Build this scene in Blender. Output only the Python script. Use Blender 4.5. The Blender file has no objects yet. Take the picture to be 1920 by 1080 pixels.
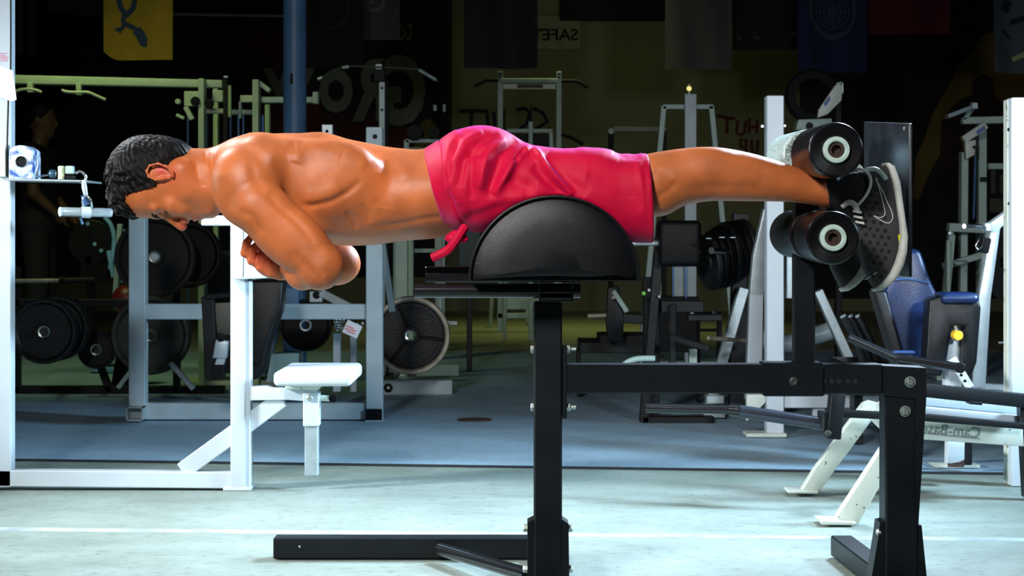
import bpy, bmesh, math, random
import numpy as np
from mathutils import Vector, Matrix
random.seed(7); np.random.seed(7)
SC = bpy.context.scene
COL = SC.collection
F = 3320.0; CH = 0.82; YH = 440.0           # focal length in px, camera height, horizon row

# ------------------------------------------------------------ camera
cam_d = bpy.data.cameras.new('camera'); cam = bpy.data.objects.new('camera', cam_d); COL.objects.link(cam)
cam.location = (0, 0, CH); cam.rotation_euler = (math.radians(90), 0, 0)
cam_d.sensor_width = 36; cam_d.lens = 36*F/1920; cam_d.shift_y = -(540-YH)/1920
cam_d.dof.use_dof = True; cam_d.dof.focus_distance = 3.9; cam_d.dof.aperture_fstop = 15
SC.camera = cam
SC.view_settings.view_transform = 'Standard'; SC.view_settings.look = 'None'
SC.view_settings.gamma = 1; SC.view_settings.use_curve_mapping = False
SC.view_settings.exposure = 0.0
SC.cycles.use_denoising = True
SC.cycles.sample_clamp_indirect = 4
SC.cycles.max_bounces = 6
# ------------------------------------------------------------ world and lights
W = bpy.data.worlds.new('world'); SC.world = W; W.use_nodes = True
W.node_tree.nodes['Background'].inputs[0].default_value = (0.25, 0.35, 0.45, 1)
W.node_tree.nodes['Background'].inputs[1].default_value = 0.004

def area(name, loc, target, size, power, col, spread=180, sy=None):
    l = bpy.data.lights.new(name, 'AREA'); l.energy = power; l.color = col; l.size = size
    if sy: l.shape = 'RECTANGLE'; l.size_y = sy
    l.spread = math.radians(spread)
    o = bpy.data.objects.new(name, l); COL.objects.link(o); o.location = loc
    d = Vector(target)-Vector(loc); o.rotation_euler = d.to_track_quat('-Z', 'Y').to_euler()
    return o
#LIGHTS
area('front_strobe', (-1.3, 0.7, 2.7), (-0.1, 4.4, 0.8), 0.55, 31, (1.0, 0.97, 0.93), 75)
area('overhead_softbox', (-0.3, 4.7, 3.5), (-0.2, 5.1, 0.0), 1.6, 2.5, (0.86, 0.97, 1.0), 70)
area('rear_left_strobe', (-1.9, 5.3, 2.5), (-0.5, 4.2, 0.6), 0.6, 14, (0.90, 0.95, 1.0), 75)
area('rear_rim_strobe', (1.7, 6.1, 2.5), (-0.2, 4.3, 0.5), 0.5, 60, (0.62, 0.80, 1.0), 70)
area('right_strobe', (3.1, 5.1, 1.7), (-0.2, 5.5, 0.3), 0.45, 62, (0.55, 0.80, 1.0), 70)
area('front_right_fill', (2.3, 0.6, 1.9), (1.7, 6.5, 0.7), 0.5, 9, (0.86, 0.94, 1.0), 42)  # added fill to brighten the tall white post and bench legs
area('left_strobe', (-3.3, 4.5, 1.55), (0.8, 5.5, 0.1), 0.4, 34, (0.93, 0.98, 0.97), 62)
area('ceiling_lamp', (1.2, 16.2, 3.0), (1.2, 19.0, 1.9), 1.0, 1.3, (0.80, 0.95, 0.30), 150)
area('ceiling_lamp', (-2.6, 8.4, 3.6), (-2.3, 9.8, 1.8), 0.5, 7, (0.80, 1.0, 0.40), 70)
area('ceiling_lamp', (0.6, 15.0, 4.3), (0.5, 15.2, 0.0), 0.8, 7, (0.80, 0.90, 0.30), 62)

# ------------------------------------------------------------ helpers
def P(px, py, Y): return Vector(((px-960.0)*Y/F, Y, CH-(py-YH)*Y/F))
def wloc(o):
    v = Vector((0, 0, 0))
    while o is not None: v = v+o.location; o = o.parent
    return v
def mesh_obj(name, me, m, parent=None, smooth=False, angle=None):
    me.name = name
    if m is not None:
        me.materials.clear(); me.materials.append(m)
    if smooth:
        me.polygons.foreach_set('use_smooth', [True]*len(me.polygons))
        if angle is not None:
            try: me.set_sharp_from_angle(angle=math.radians(angle))
            except Exception: pass
    o = bpy.data.objects.new(name, me); COL.objects.link(o)
    if parent is not None:
        w = wloc(parent); me.transform(Matrix.Translation(-w)); o.parent = parent
    return o
def obj(name, bm, m, parent=None, smooth=True, angle=35):
    bmesh.ops.recalc_face_normals(bm, faces=bm.faces)
    me = bpy.data.meshes.new(name); bm.to_mesh(me); bm.free()
    return mesh_obj(name, me, m, parent, smooth, angle)
def tag(o, label=None, cat=None, group=None, kind=None):
    if label: o['label'] = label
    if cat: o['category'] = cat
    if group: o['group'] = group
    if kind: o['kind'] = kind
    return o
def thing(name, label, cat, loc, group=None):
    o = bpy.data.objects.new(name, None); COL.objects.link(o); o.location = loc
    o.empty_display_size = .1
    return tag(o, label, cat, group)
def dup(root, delta, label=None):
    r = root.copy(); COL.objects.link(r); r.location = root.location+Vector(delta)
    if label: r['label'] = label
    def rec(s, d):
        for ch in list(s.children):
            c = ch.copy(); COL.objects.link(c); c.parent = d; rec(ch, c)
    rec(root, r)
    return r

def hull_box(bm, c, ax, ay, az, sx, sy, sz, bev=0.003):
    """box centred c with axes, full sizes, chamfered"""
    hx, hy, hz = sx/2, sy/2, sz/2; b = min(bev, hx*.8, hy*.8, hz*.8)
    vs = []
    for i in (-1, 1):
        for j in (-1, 1):
            for k in (-1, 1):
                for q in ((hx, hy-b, hz-b), (hx-b, hy, hz-b), (hx-b, hy-b, hz)):
                    vs.append(bm.verts.new(c+ax*(i*q[0])+ay*(j*q[1])+az*(k*q[2])))
    r = bmesh.ops.convex_hull(bm, input=vs)
    bmesh.ops.dissolve_limit(bm, angle_limit=0.01, verts=[v for v in vs if v.is_valid], edges=[e for e in {e for v in vs if v.is_valid for e in v.link_edges}])
def box(bm, x0, x1, y0, y1, z0, z1, bev=0.003):
    hull_box(bm, Vector(((x0+x1)/2, (y0+y1)/2, (z0+z1)/2)), Vector((1, 0, 0)), Vector((0, 1, 0)), Vector((0, 0, 1)), abs(x1-x0), abs(y1-y0), abs(z1-z0), bev)
def pbox(bm, x0, y0, x1, y1, Y, d, bev=0.003):
    """px rectangle as front face at depth Y"""
    a = P(x0, y0, Y); b = P(x1, y1, Y)
    box(bm, a.x, b.x, Y, Y+d, b.z, a.z, bev)
def bar(bm, a, b, w, d, bev=0.003):
    a = Vector(a); b = Vector(b); ax = (b-a); L = ax.length; ax.normalize()
    ref = Vector((0, 1, 0)) if abs(ax.y) < 0.9 else Vector((0, 0, 1))
    ay = ax.cross(ref).normalized(); az = ax.cross(ay).normalized()
    hull_box(bm, (a+b)/2, ax, ay, az, L, w, d, bev)
def pbar(bm, x0, y0, x1, y1, wpx, Y, d, Y2=None, bev=0.003):
    Y2 = Y if Y2 is None else Y2
    a = P(x0, y0, Y); b = P(x1, y1, Y2); a.y += d/2; b.y += d/2
    bar(bm, a, b, wpx*(Y+Y2)/2/F, d, bev)
def frame_of(t):
    t = t.normalized(); ref = Vector((0, 0, 1)) if abs(t.z) < 0.9 else Vector((1, 0, 0))
    u = t.cross(ref).normalized(); v = t.cross(u).normalized(); return u, v
def tube(bm, pts, r, seg=12, caps=True, radii=None):
    pts = [Vector(p) for p in pts]; n = len(pts); rings = []
    u = None
    for i, p in enumerate(pts):
        t = (pts[min(i+1, n-1)]-pts[max(i-1, 0)]).normalized()
        if u is None: u, v = frame_of(t)
        else:
            u = (u-t*u.dot(t)).normalized(); v = t.cross(u).normalized()
        rr = radii[i] if radii else r
        rings.append([bm.verts.new(p+u*(rr*math.cos(2*math.pi*k/seg))+v*(rr*math.sin(2*math.pi*k/seg))) for k in range(seg)])
    for i in range(n-1):
        for k in range(seg):
            bm.faces.new((rings[i][k], rings[i][(k+1) % seg], rings[i+1][(k+1) % seg], rings[i+1][k]))
    if caps:
        bm.faces.new(rings[0]); bm.faces.new(rings[-1][::-1])
def ptube(bm, pts, rpx, seg=12, caps=True):
    """pts list of (px,py,Y)"""
    q = [P(*p) for p in pts]; Y = sum(p[2] for p in pts)/len(pts)
    tube(bm, q, rpx*Y/F, seg, caps)
def smoothpts(pts, n=6):
    out = []; m = len(pts); V = [Vector(p) for p in pts]
    for i in range(m-1):
        p0 = V[max(i-1, 0)]; p1 = V[i]; p2 = V[i+1]; p3 = V[min(i+2, m-1)]
        for k in range(n):
            t = k/n
            out.append(0.5*((2*p1)+(p2-p0)*t+(2*p0-5*p1+4*p2-p3)*t*t+(3*p1-p0-3*p2+p3)*t**3))
    out.append(V[-1]); return out
def lathe(bm, origin, axis, prof, seg=32):
    """prof: list of (radius, along)"""
    axis = Vector(axis).normalized(); u, v = frame_of(axis); rings = []
    for r, h in prof:
        if r < 1e-6: rings.append([bm.verts.new(Vector(origin)+axis*h)])
        else: rings.append([bm.verts.new(Vector(origin)+axis*h+u*(r*math.cos(2*math.pi*k/seg))+v*(r*math.sin(2*math.pi*k/seg))) for k in range(seg)])
    for i in range(len(rings)-1):
        A, B = rings[i], rings[i+1]
        for k in range(seg):
            k2 = (k+1) % seg
            if len(A) == 1 and len(B) == 1: continue
            if len(A) == 1: bm.faces.new((A[0], B[k], B[k2]))
            elif len(B) == 1: bm.faces.new((A[k], A[k2], B[0]))
            else: bm.faces.new((A[k], A[k2], B[k2], B[k]))
def prism(bm, poly, Y0, Y1):
    """poly: list of world (x,z); extruded in Y"""
    a = [bm.verts.new((x, Y0, z)) for x, z in poly]; b = [bm.verts.new((x, Y1, z)) for x, z in poly]
    n = len(poly); bm.faces.new(a); bm.faces.new(b[::-1])
    for i in range(n): bm.faces.new((a[i], a[(i+1) % n], b[(i+1) % n], b[i]))
def pprism(bm, pts, Y, d, bev=0):
    poly = [(P(x, y, Y).x, P(x, y, Y).z) for x, y in pts]
    if bev:
        t = bmesh.new(); prism(t, poly, Y, Y+d)
        bmesh.ops.recalc_face_normals(t, faces=t.faces)
        bmesh.ops.bevel(t, geom=t.edges[:], offset=bev, segments=3, profile=.5, affect='EDGES', clamp_overlap=True)
        me = bpy.data.meshes.new('t'); t.to_mesh(me); t.free(); bm.from_mesh(me); bpy.data.meshes.remove(me)
    else: prism(bm, poly, Y, Y+d)
def rounded_box(bm, c, ax, ay, az, sx, sy, sz, r, seg=4):
    t = bmesh.new(); bmesh.ops.create_cube(t, size=1)
    for v in t.verts: v.co = Vector((v.co.x*sx, v.co.y*sy, v.co.z*sz))
    bmesh.ops.bevel(t, geom=t.edges[:], offset=r, segments=seg, profile=.5, affect='EDGES', clamp_overlap=True)
    for v in t.verts: v.co = c+ax*v.co.x+ay*v.co.y+az*v.co.z
    me = bpy.data.meshes.new('t'); t.to_mesh(me); t.free(); bm.from_mesh(me); bpy.data.meshes.remove(me)
def hexbolt(bm, p, axis, r, h, seg=6): lathe(bm, p, axis, [(0, 0), (r, 0), (r, h*.8), (r*.8, h), (0, h)], seg)
EX, EY, EZ = Vector((1, 0, 0)), Vector((0, 1, 0)), Vector((0, 0, 1))
def part(name, parent, m, fn, *a, **k):
    bm = bmesh.new(); fn(bm, *a, **k); return obj(name, bm, m, parent)
def text_obj(name, s, m, parent, x0, y0, x1, y1, Y, mirrored=True, d=0.004, offset=0.0, rot=0):
    cu = bpy.data.curves.new('t', 'FONT'); cu.body = s; cu.size = 1; cu.extrude = .5; cu.offset = offset; cu.resolution_u = 3
    ob = bpy.data.objects.new('t', cu); me = bpy.data.meshes.new_from_object(ob)
    n = len(me.vertices); co = np.empty(n*3); me.vertices.foreach_get('co', co); co = co.reshape(-1, 3)
    lo = co.min(0); hi = co.max(0); q = (co-lo)/np.maximum(hi-lo, 1e-6)
    if mirrored: q[:, 0] = 1-q[:, 0]
    a = P(x0, y1, Y); b = P(x1, y0, Y)
    X = a.x+q[:, 0]*(b.x-a.x); Z = a.z+q[:, 1]*(b.z-a.z); Yv = Y-d*q[:, 2]
    if rot:
        cx, cz = (a.x+b.x)/2, (a.z+b.z)/2; c, s_ = math.cos(rot), math.sin(rot)
        X, Z = cx+(X-cx)*c-(Z-cz)*s_, cz+(X-cx)*s_+(Z-cz)*c
    co = np.stack([X, Yv, Z], 1); me.vertices.foreach_set('co', co.ravel())
    bpy.data.objects.remove(ob); bpy.data.curves.remove(cu)
    bm = bmesh.new(); bm.from_mesh(me); bpy.data.meshes.remove(me)
    return obj(name, bm, m, parent, smooth=False)

# ------------------------------------------------------------ materials
def mat(name, col, rough=.5, metal=0., var=.12, vscale=8., bump=0., bscale=60., spec=.5, coat=0., chips=None, chip_amt=.0, chip_scale=25., sss=0., stretch=(1, 1, 1)):
    m = bpy.data.materials.new(name); m.use_nodes = True; nt = m.node_tree; N = nt.nodes; L = nt.links
    b = N['Principled BSDF']; b.inputs['Roughness'].default_value = rough; b.inputs['Metallic'].default_value = metal
    b.inputs['Specular IOR Level'].default_value = spec; b.inputs['Coat Weight'].default_value = coat
    if sss: b.inputs['Subsurface Weight'].default_value = sss; b.inputs['Subsurface Radius'].default_value = (.02, .008, .004); b.inputs['Subsurface Scale'].default_value = .5
    tc = N.new('ShaderNodeTexCoord'); mp = N.new('ShaderNodeMapping'); mp.inputs['Scale'].default_value = stretch
    L.new(tc.outputs['Object'], mp.inputs[0])
    nz = N.new('ShaderNodeTexNoise'); nz.inputs['Scale'].default_value = vscale; nz.inputs['Detail'].default_value = 6
    L.new(mp.outputs[0], nz.inputs['Vector'])
    rp = N.new('ShaderNodeValToRGB'); rp.color_ramp.elements[0].position = .3; rp.color_ramp.elements[1].position = .7
    c0 = tuple(c*(1-var) for c in col); c1 = tuple(min(1, c*(1+var)) for c in col)
    rp.color_ramp.elements[0].color = (*c0, 1); rp.color_ramp.elements[1].color = (*c1, 1)
    L.new(nz.outputs[0], rp.inputs[0]); out = rp.outputs[0]
    if chips:
        n2 = N.new('ShaderNodeTexNoise'); n2.inputs['Scale'].default_value = chip_scale; n2.inputs['Detail'].default_value = 8; n2.inputs['Roughness'].default_value = .7
        L.new(mp.outputs[0], n2.inputs['Vector'])
        r2 = N.new('ShaderNodeValToRGB'); r2.color_ramp.elements[0].position = .5+.25*(1-chip_amt); r2.color_ramp.elements[1].position = r2.color_ramp.elements[0].position+.03
        r2.color_ramp.elements[0].color = (0, 0, 0, 1); r2.color_ramp.elements[1].color = (1, 1, 1, 1)
        L.new(n2.outputs[0], r2.inputs[0]); mx = N.new('ShaderNodeMix'); mx.data_type = 'RGBA'
        L.new(r2.outputs[0], mx.inputs['Factor']); L.new(out, mx.inputs[6]); mx.inputs[7].default_value = (*chips, 1); out = mx.outputs[2]
    L.new(out, b.inputs['Base Color'])
    if bump:
        n3 = N.new('ShaderNodeTexNoise'); n3.inputs['Scale'].default_value = bscale; n3.inputs['Detail'].default_value = 4
        L.new(mp.outputs[0], n3.inputs['Vector'])
        bp = N.new('ShaderNodeBump'); bp.inputs['Strength'].default_value = bump; bp.inputs['Distance'].default_value = .002
        L.new(n3.outputs[0], bp.inputs['Height']); L.new(bp.outputs[0], b.inputs['Normal'])
    return m
M = {}
M['white'] = mat('white_paint', (.52, .60, .67), .35, var=.04, chips=(.25, .25, .22), chip_amt=.22, chip_scale=14)
M['cream'] = mat('cream_paint', (.56, .62, .56), .4, var=.06, chips=(.13, .12, .09), chip_amt=.55, chip_scale=26)
M['grey'] = mat('grey_blue_paint', (.36, .46, .50), .38, var=.12, chips=(.12, .14, .15), chip_amt=.3, chip_scale=20)
M['green'] = mat('cream_paint_green_light', (.42, .52, .36), .45, var=.1)  # cream paint with the greenish lamp light put into its colour
M['sage'] = mat('sage_paint', (.34, .46, .42), .45, var=.1)
M['black'] = mat('black_powder_coat', (.0055, .0085, .011), .42, var=.3, bump=.2, bscale=500, spec=.22)
M['blackg'] = mat('black_gloss_tube', (.008, .009, .011), .18, var=.2, spec=.6)
M['matblack'] = mat('matt_black', (.003, .003, .004), .8, var=.2)
M['rubber'] = mat('black_rubber', (.003, .003, .004), .5, var=.3, bump=.3, bscale=80, spec=.16)
M['iron'] = mat('cast_iron', (.010, .012, .014), .42, metal=.2, var=.5, bump=.8, bscale=90, spec=.3)
M['irong'] = mat('grey_iron', (.035, .042, .037), .55, metal=.1, var=.4, bump=.6, bscale=60)
M['rim'] = mat('worn_rim', (.32, .30, .24), .45, metal=.4, var=.3, vscale=20)
M['chrome'] = mat('chrome', (.75, .8, .82), .2, metal=1, var=.05)
M['zinc'] = mat('zinc_bolt', (.5, .58, .55), .35, metal=.8, var=.15, vscale=40)
M['galv'] = mat('galvanised_tube', (.42, .50, .54), .35, metal=.5, var=.12, vscale=30)
M['vinyl'] = mat('black_vinyl', (.0035, .0045, .006), .34, var=.3, bump=.3, bscale=650, spec=.34)
M['vinylw'] = mat('white_vinyl', (.58, .65, .70), .4, var=.05, bump=.15, bscale=200, chips=(.3, .3, .28), chip_amt=.12, chip_scale=30)
M['vinylb'] = mat('blue_vinyl', (.006, .019, .075), .38, var=.35, bump=.3, bscale=120, vscale=14)
M['pinkrim'] = mat('pale_ring', (.55, .72, .66), .45, var=.15, vscale=60)
M['rust'] = mat('rusty_bore', (.045, .022, .016), .7, var=.4, vscale=90)
M['sole'] = mat('white_sole', (.55, .57, .52), .6, var=.12, vscale=30, bump=.6, bscale=160)
M['shoe'] = mat('dark_grey_suede', (.035, .034, .036), .85, var=.25, bump=.5, bscale=300)
M['shoeh'] = mat('shoe_perforation', (.004, .004, .005), .8, var=.1)
M['lace'] = mat('white_lace', (.62, .64, .60), .7, var=.1)
M['yellow'] = mat('yellow_accent', (.75, .7, .03), .5)
M['sock'] = mat('black_sock', (.006, .006, .008), .9, var=.2, bump=.4, bscale=300)
M['brown'] = mat('brown_skin', (.10, .045, .025), .6)
M['bluep'] = mat('blue_column_paint', (.07, .16, .30), .45, var=.25, vscale=6)
# ------------------------------------------------------------ implicit surface modelling (smooth unions of tapered limbs and muscles)
class Field:
    def __init__(s, xs, ys, zs):
        s.ax = [np.asarray(a, np.float32) for a in (xs, ys, zs)]
        s.F = np.full([len(a) for a in s.ax], 5.0, np.float32)
    def sub(s, lo, hi):
        sl = []
        for a, l, h in zip(s.ax, lo, hi):
            i0 = int(np.searchsorted(a, l)); i1 = int(np.searchsorted(a, h))
            if i1 <= i0: return None
            sl.append(slice(i0, i1))
        return tuple(sl)
    def grids(s, sl):
        return s.ax[0][sl[0]][:, None, None], s.ax[1][sl[1]][None, :, None], s.ax[2][sl[2]][None, None, :]
    def comb(s, sl, d, k, op):
        A = s.F[sl]
        if op == 'u':
            h = np.maximum(k-np.abs(A-d), 0)/k; s.F[sl] = np.minimum(A, d)-h*h*k*.25
        else:
            h = np.maximum(k-np.abs(A+d), 0)/k; s.F[sl] = np.maximum(A, -d)+h*h*k*.25
    def cone(s, a, b, ra, rb, k=.02, op='u', sy=1.0):
        a = np.array(a, np.float32); b = np.array(b, np.float32); m = max(ra, rb)*max(1, sy)+k+.02
        sl = s.sub(np.minimum(a, b)-m, np.maximum(a, b)+m)
        if sl is None: return
        X, Y, Z = s.grids(sl); ba = b-a; L2 = float(ba@ba)+1e-9
        px, py, pz = X-a[0], Y-a[1], Z-a[2]
        t = np.clip((px*ba[0]+py*ba[1]+pz*ba[2])/L2, 0, 1)
        dx, dy, dz = px-t*ba[0], (py-t*ba[1])/sy, pz-t*ba[2]
        s.comb(sl, np.sqrt(dx*dx+dy*dy+dz*dz)-(ra+(rb-ra)*t), k, op)
    def ell(s, c, r, k=.02, op='u', R=None):
        c = np.array(c, np.float32); r = np.array(r, np.float32); m = float(r.max())+k+.02
        sl = s.sub(c-m, c+m)
        if sl is None: return
        X, Y, Z = s.grids(sl); x, y, z = X-c[0], Y-c[1], Z-c[2]
        if R is not None:
            x, y, z = (R[0][0]*x+R[0][1]*y+R[0][2]*z, R[1][0]*x+R[1][1]*y+R[1][2]*z, R[2][0]*x+R[2][1]*y+R[2][2]*z)
        k0 = np.sqrt((x/r[0])**2+(y/r[1])**2+(z/r[2])**2); k1 = np.sqrt((x/r[0]**2)**2+(y/r[1]**2)**2+(z/r[2]**2)**2)
        s.comb(sl, k0*(k0-1)/np.maximum(k1, 1e-6), k, op)
    def plane(s, p, n, k=.004):
        """keep the side where (x-p).n < 0"""
        n = np.array(n, np.float32); n /= np.linalg.norm(n)
        X, Y, Z = s.grids((slice(None),)*3)
        d = (X-p[0])*n[0]+(Y-p[1])*n[1]+(Z-p[2])*n[2]
        s.F = np.maximum(s.F, d)
    def mesh(s, name):
        Fv = s.F; nx, ny, nz = Fv.shape; S = Fv < 0
        c = S[:-1, :-1, :-1].astype(np.int8)
        for i, j, k in ((0, 0, 1), (0, 1, 0), (0, 1, 1), (1, 0, 0), (1, 0, 1), (1, 1, 0), (1, 1, 1)):
            c = c+S[i:nx-1+i, j:ny-1+j, k:nz-1+k]
        act = (c > 0) & (c < 8); I, J, K = np.nonzero(act); n = len(I)
        vid = np.full(act.shape, -1, np.int32); vid[I, J, K] = np.arange(n)
        corners = [(i, j, k) for i in (0, 1) for j in (0, 1) for k in (0, 1)]
        val = {q: Fv[I+q[0], J+q[1], K+q[2]] for q in corners}
        acc = np.zeros((n, 3)); cnt = np.zeros(n)
        for q in corners:
            for a in range(3):
                if q[a] == 1: continue
                q2 = list(q); q2[a] = 1; q2 = tuple(q2)
                va, vb = val[q], val[q2]; cr = (va < 0) != (vb < 0)
                t = np.where(cr, va/np.where(cr, va-vb, 1), 0)
                p = np.zeros((n, 3)); 
                for b in range(3): p[:, b] = q[b]
                p[:, a] += t; acc += p*cr[:, None]; cnt += cr
        loc = acc/cnt[:, None]
        V = np.empty((n, 3))
        for a, ix in enumerate((I, J, K)):
            A = s.ax[a]; V[:, a] = A[ix]+(A[ix+1]-A[ix])*loc[:, a]
        quads = []
        for a in range(3):
            b, c2 = (a+1) % 3, (a+2) % 3
            sl0 = [slice(None)]*3; sl1 = [slice(None)]*3; sl0[a] = slice(0, -1); sl1[a] = slice(1, None)
            A, B = S[tuple(sl0)], S[tuple(sl1)]; E = A != B
            idx = np.array(np.nonzero(E)).T
            ok = (idx[:, b] > 0) & (idx[:, b] < s.F.shape[b]-1) & (idx[:, c2] > 0) & (idx[:, c2] < s.F.shape[c2]-1)
            idx = idx[ok]; inside = A[idx[:, 0], idx[:, 1], idx[:, 2]]
            def cell(db, dc):
                q = idx.copy(); q[:, b] += db; q[:, c2] += dc; return vid[q[:, 0], q[:, 1], q[:, 2]]
            Q = np.stack([cell(-1, -1), cell(0, -1), cell(0, 0), cell(-1, 0)], 1)
            Q = np.where(inside[:, None], Q, Q[:, ::-1]); quads.append(Q)
        Q = np.concatenate(quads); Q = Q[(Q >= 0).all(1)]
        return V, Q
def np_mesh(name, V, Q):
    me = bpy.data.meshes.new(name); me.vertices.add(len(V)); me.vertices.foreach_set('co', V.astype(np.float32).ravel())
    me.loops.add(len(Q)*4); me.loops.foreach_set('vertex_index', Q.astype(np.int32).ravel())
    me.polygons.add(len(Q)); me.polygons.foreach_set('loop_start', np.arange(len(Q), dtype=np.int32)*4)
    try: me.polygons.foreach_set('loop_total', np.full(len(Q), 4, np.int32))
    except Exception: pass
    me.update(calc_edges=True); me.validate(); return me
def normals(V, Q):
    n = np.cross(V[Q[:, 2]]-V[Q[:, 0]], V[Q[:, 3]]-V[Q[:, 1]]); N = np.zeros_like(V)
    for i in range(4): np.add.at(N, Q[:, i], n)
    return N/np.maximum(np.linalg.norm(N, axis=1), 1e-12)[:, None]
def relax(V, Q, it=2, lam=.5, mask=None):
    E = np.concatenate([Q[:, [0, 1]], Q[:, [1, 2]], Q[:, [2, 3]], Q[:, [3, 0]]])
    deg = np.bincount(E[:, 0], minlength=len(V))+np.bincount(E[:, 1], minlength=len(V))
    for _ in range(it):
        A = np.stack([np.bincount(E[:, 0], V[E[:, 1], a], len(V))+np.bincount(E[:, 1], V[E[:, 0], a], len(V)) for a in range(3)], 1)
        D = (A/np.maximum(deg, 1)[:, None]-V)*lam
        V = V+(D if mask is None else D*mask[:, None])
    return V
def pxy(V): return 960+V[:, 0]*F/V[:, 1], YH-(V[:, 2]-CH)*F/V[:, 1]
def seg_dist(px, py, pts):
    """distance (px) to a polyline and the side sign"""
    best = np.full(len(px), 1e9); sg = np.ones(len(px)); tt = np.zeros(len(px)); n = len(pts)-1
    for i in range(n):
        ax_, ay_ = pts[i]; bx_, by_ = pts[i+1]; dx, dy = bx_-ax_, by_-ay_; L = dx*dx+dy*dy
        t = np.clip(((px-ax_)*dx+(py-ay_)*dy)/L, 0, 1); ex = px-ax_-t*dx; ey = py-ay_-t*dy
        d = np.hypot(ex, ey); m = d < best; best = np.where(m, d, best); sg = np.where(m, np.sign(dx*ey-dy*ex), sg); tt = np.where(m, (i+t)/n, tt)
    return best, sg, tt
def groove(V, N, side, lines):
    """displace along normals: (polyline px, width px, height m, fade ends)"""
    px, py = pxy(V); D = np.zeros(len(V))
    for pts, w, h in lines:
        d, sg, t = seg_dist(px, py, pts)
        D += h*np.exp(-(d/w)**2)*np.clip(4*t, .0, 1)**.5*np.clip(4*(1-t), .0, 1)**.5
    return V+N*(D*side)[:, None]
def rotY(deg):
    c, s = math.cos(math.radians(deg)), math.sin(math.radians(deg))
    return np.array([[c, 0, -s], [0, 1, 0], [s, 0, c]])   # rows: local axes, positive = turned down to the right
# ------------------------------------------------------------ the room
def floor_mat(name, a, b_, dirt):
    m = bpy.data.materials.new(name); m.use_nodes = True; nt = m.node_tree; N = nt.nodes; L = nt.links; bs = N['Principled BSDF']
    tc = N.new('ShaderNodeTexCoord'); mp = N.new('ShaderNodeMapping'); mp.inputs['Scale'].default_value = (1, 1.4, 1); L.new(tc.outputs['Object'], mp.inputs[0])
    n1 = N.new('ShaderNodeTexNoise'); n1.inputs['Scale'].default_value = 2.2; n1.inputs['Detail'].default_value = 9; n1.inputs['Roughness'].default_value = .65; L.new(mp.outputs[0], n1.inputs['Vector'])
    r1 = N.new('ShaderNodeValToRGB'); r1.color_ramp.elements[0].position = .32; r1.color_ramp.elements[1].position = .68; r1.color_ramp.elements[0].color = (*a, 1); r1.color_ramp.elements[1].color = (*b_, 1); L.new(n1.outputs[0], r1.inputs[0])
    n2 = N.new('ShaderNodeTexNoise'); n2.inputs['Scale'].default_value = 26; n2.inputs['Detail'].default_value = 10; n2.inputs['Roughness'].default_value = .75; L.new(mp.outputs[0], n2.inputs['Vector'])
    r2 = N.new('ShaderNodeValToRGB'); r2.color_ramp.elements[0].position = .28; r2.color_ramp.elements[1].position = .47; r2.color_ramp.elements[0].color = (0, 0, 0, 1); r2.color_ramp.elements[1].color = (1, 1, 1, 1); L.new(n2.outputs[0], r2.inputs[0])
    n3 = N.new('ShaderNodeTexNoise'); n3.inputs['Scale'].default_value = 7; n3.inputs['Detail'].default_value = 12; n3.inputs['Roughness'].default_value = .8; L.new(mp.outputs[0], n3.inputs['Vector'])
    r3 = N.new('ShaderNodeValToRGB'); r3.color_ramp.elements[0].position = .62; r3.color_ramp.elements[1].position = .72; L.new(n3.outputs[0], r3.inputs[0])
    mx = N.new('ShaderNodeMix'); mx.data_type = 'RGBA'; L.new(r2.outputs[0], mx.inputs['Factor']); mx.inputs[6].default_value = (*dirt, 1); L.new(r1.outputs[0], mx.inputs[7])
    m2 = N.new('ShaderNodeMix'); m2.data_type = 'RGBA'; mu = N.new('ShaderNodeMath'); mu.operation = 'MULTIPLY'; mu.inputs[1].default_value = .35; L.new(r3.outputs[0], mu.inputs[0]); L.new(mu.outputs[0], m2.inputs['Factor']); L.new(mx.outputs[2], m2.inputs[6]); m2.inputs[7].default_value = (*[c*.35 for c in a], 1)
    L.new(m2.outputs[2], bs.inputs['Base Color'])
    bs.inputs['Roughness'].default_value = .55; bs.inputs['Specular IOR Level'].default_value = .35
    bp = N.new('ShaderNodeBump'); bp.inputs['Strength'].default_value = .35; bp.inputs['Distance'].default_value = .004; L.new(n2.outputs[0], bp.inputs['Height']); L.new(bp.outputs[0], bs.inputs['Normal'])
    return m
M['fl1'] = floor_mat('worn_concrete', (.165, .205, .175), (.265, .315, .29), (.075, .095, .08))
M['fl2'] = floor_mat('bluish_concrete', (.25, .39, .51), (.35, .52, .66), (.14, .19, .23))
M['joint'] = mat('joint_filler', (.010, .012, .014), .8)
M['jointw'] = mat('pale_joint_filler', (.29, .35, .38), .6, var=.35, vscale=9)
M['wall'] = mat('olive_wall_paint', (.20, .205, .10), .85, var=.12, vscale=1.2)
M['dark'] = mat('dark_wall_paint', (.015, .016, .018), .9, var=.3, vscale=2)
M['maroon'] = mat('maroon_mural_paint', (.07, .012, .014), .85, var=.4, vscale=3)
M['ochre'] = mat('ochre_mural_paint', (.17, .12, .025), .85, var=.3, vscale=3)
M['letter'] = mat('faded_letter_paint', (.21, .22, .18), .85, var=.12, vscale=4)
M['ceil'] = mat('dark_ceiling', (.02, .02, .02), .9)
M['side'] = mat('dark_side_wall', (.03, .03, .03), .9)
fl = thing('floor', None, None, (0, 8.5, 0)); fl['kind'] = 'structure'
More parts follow.
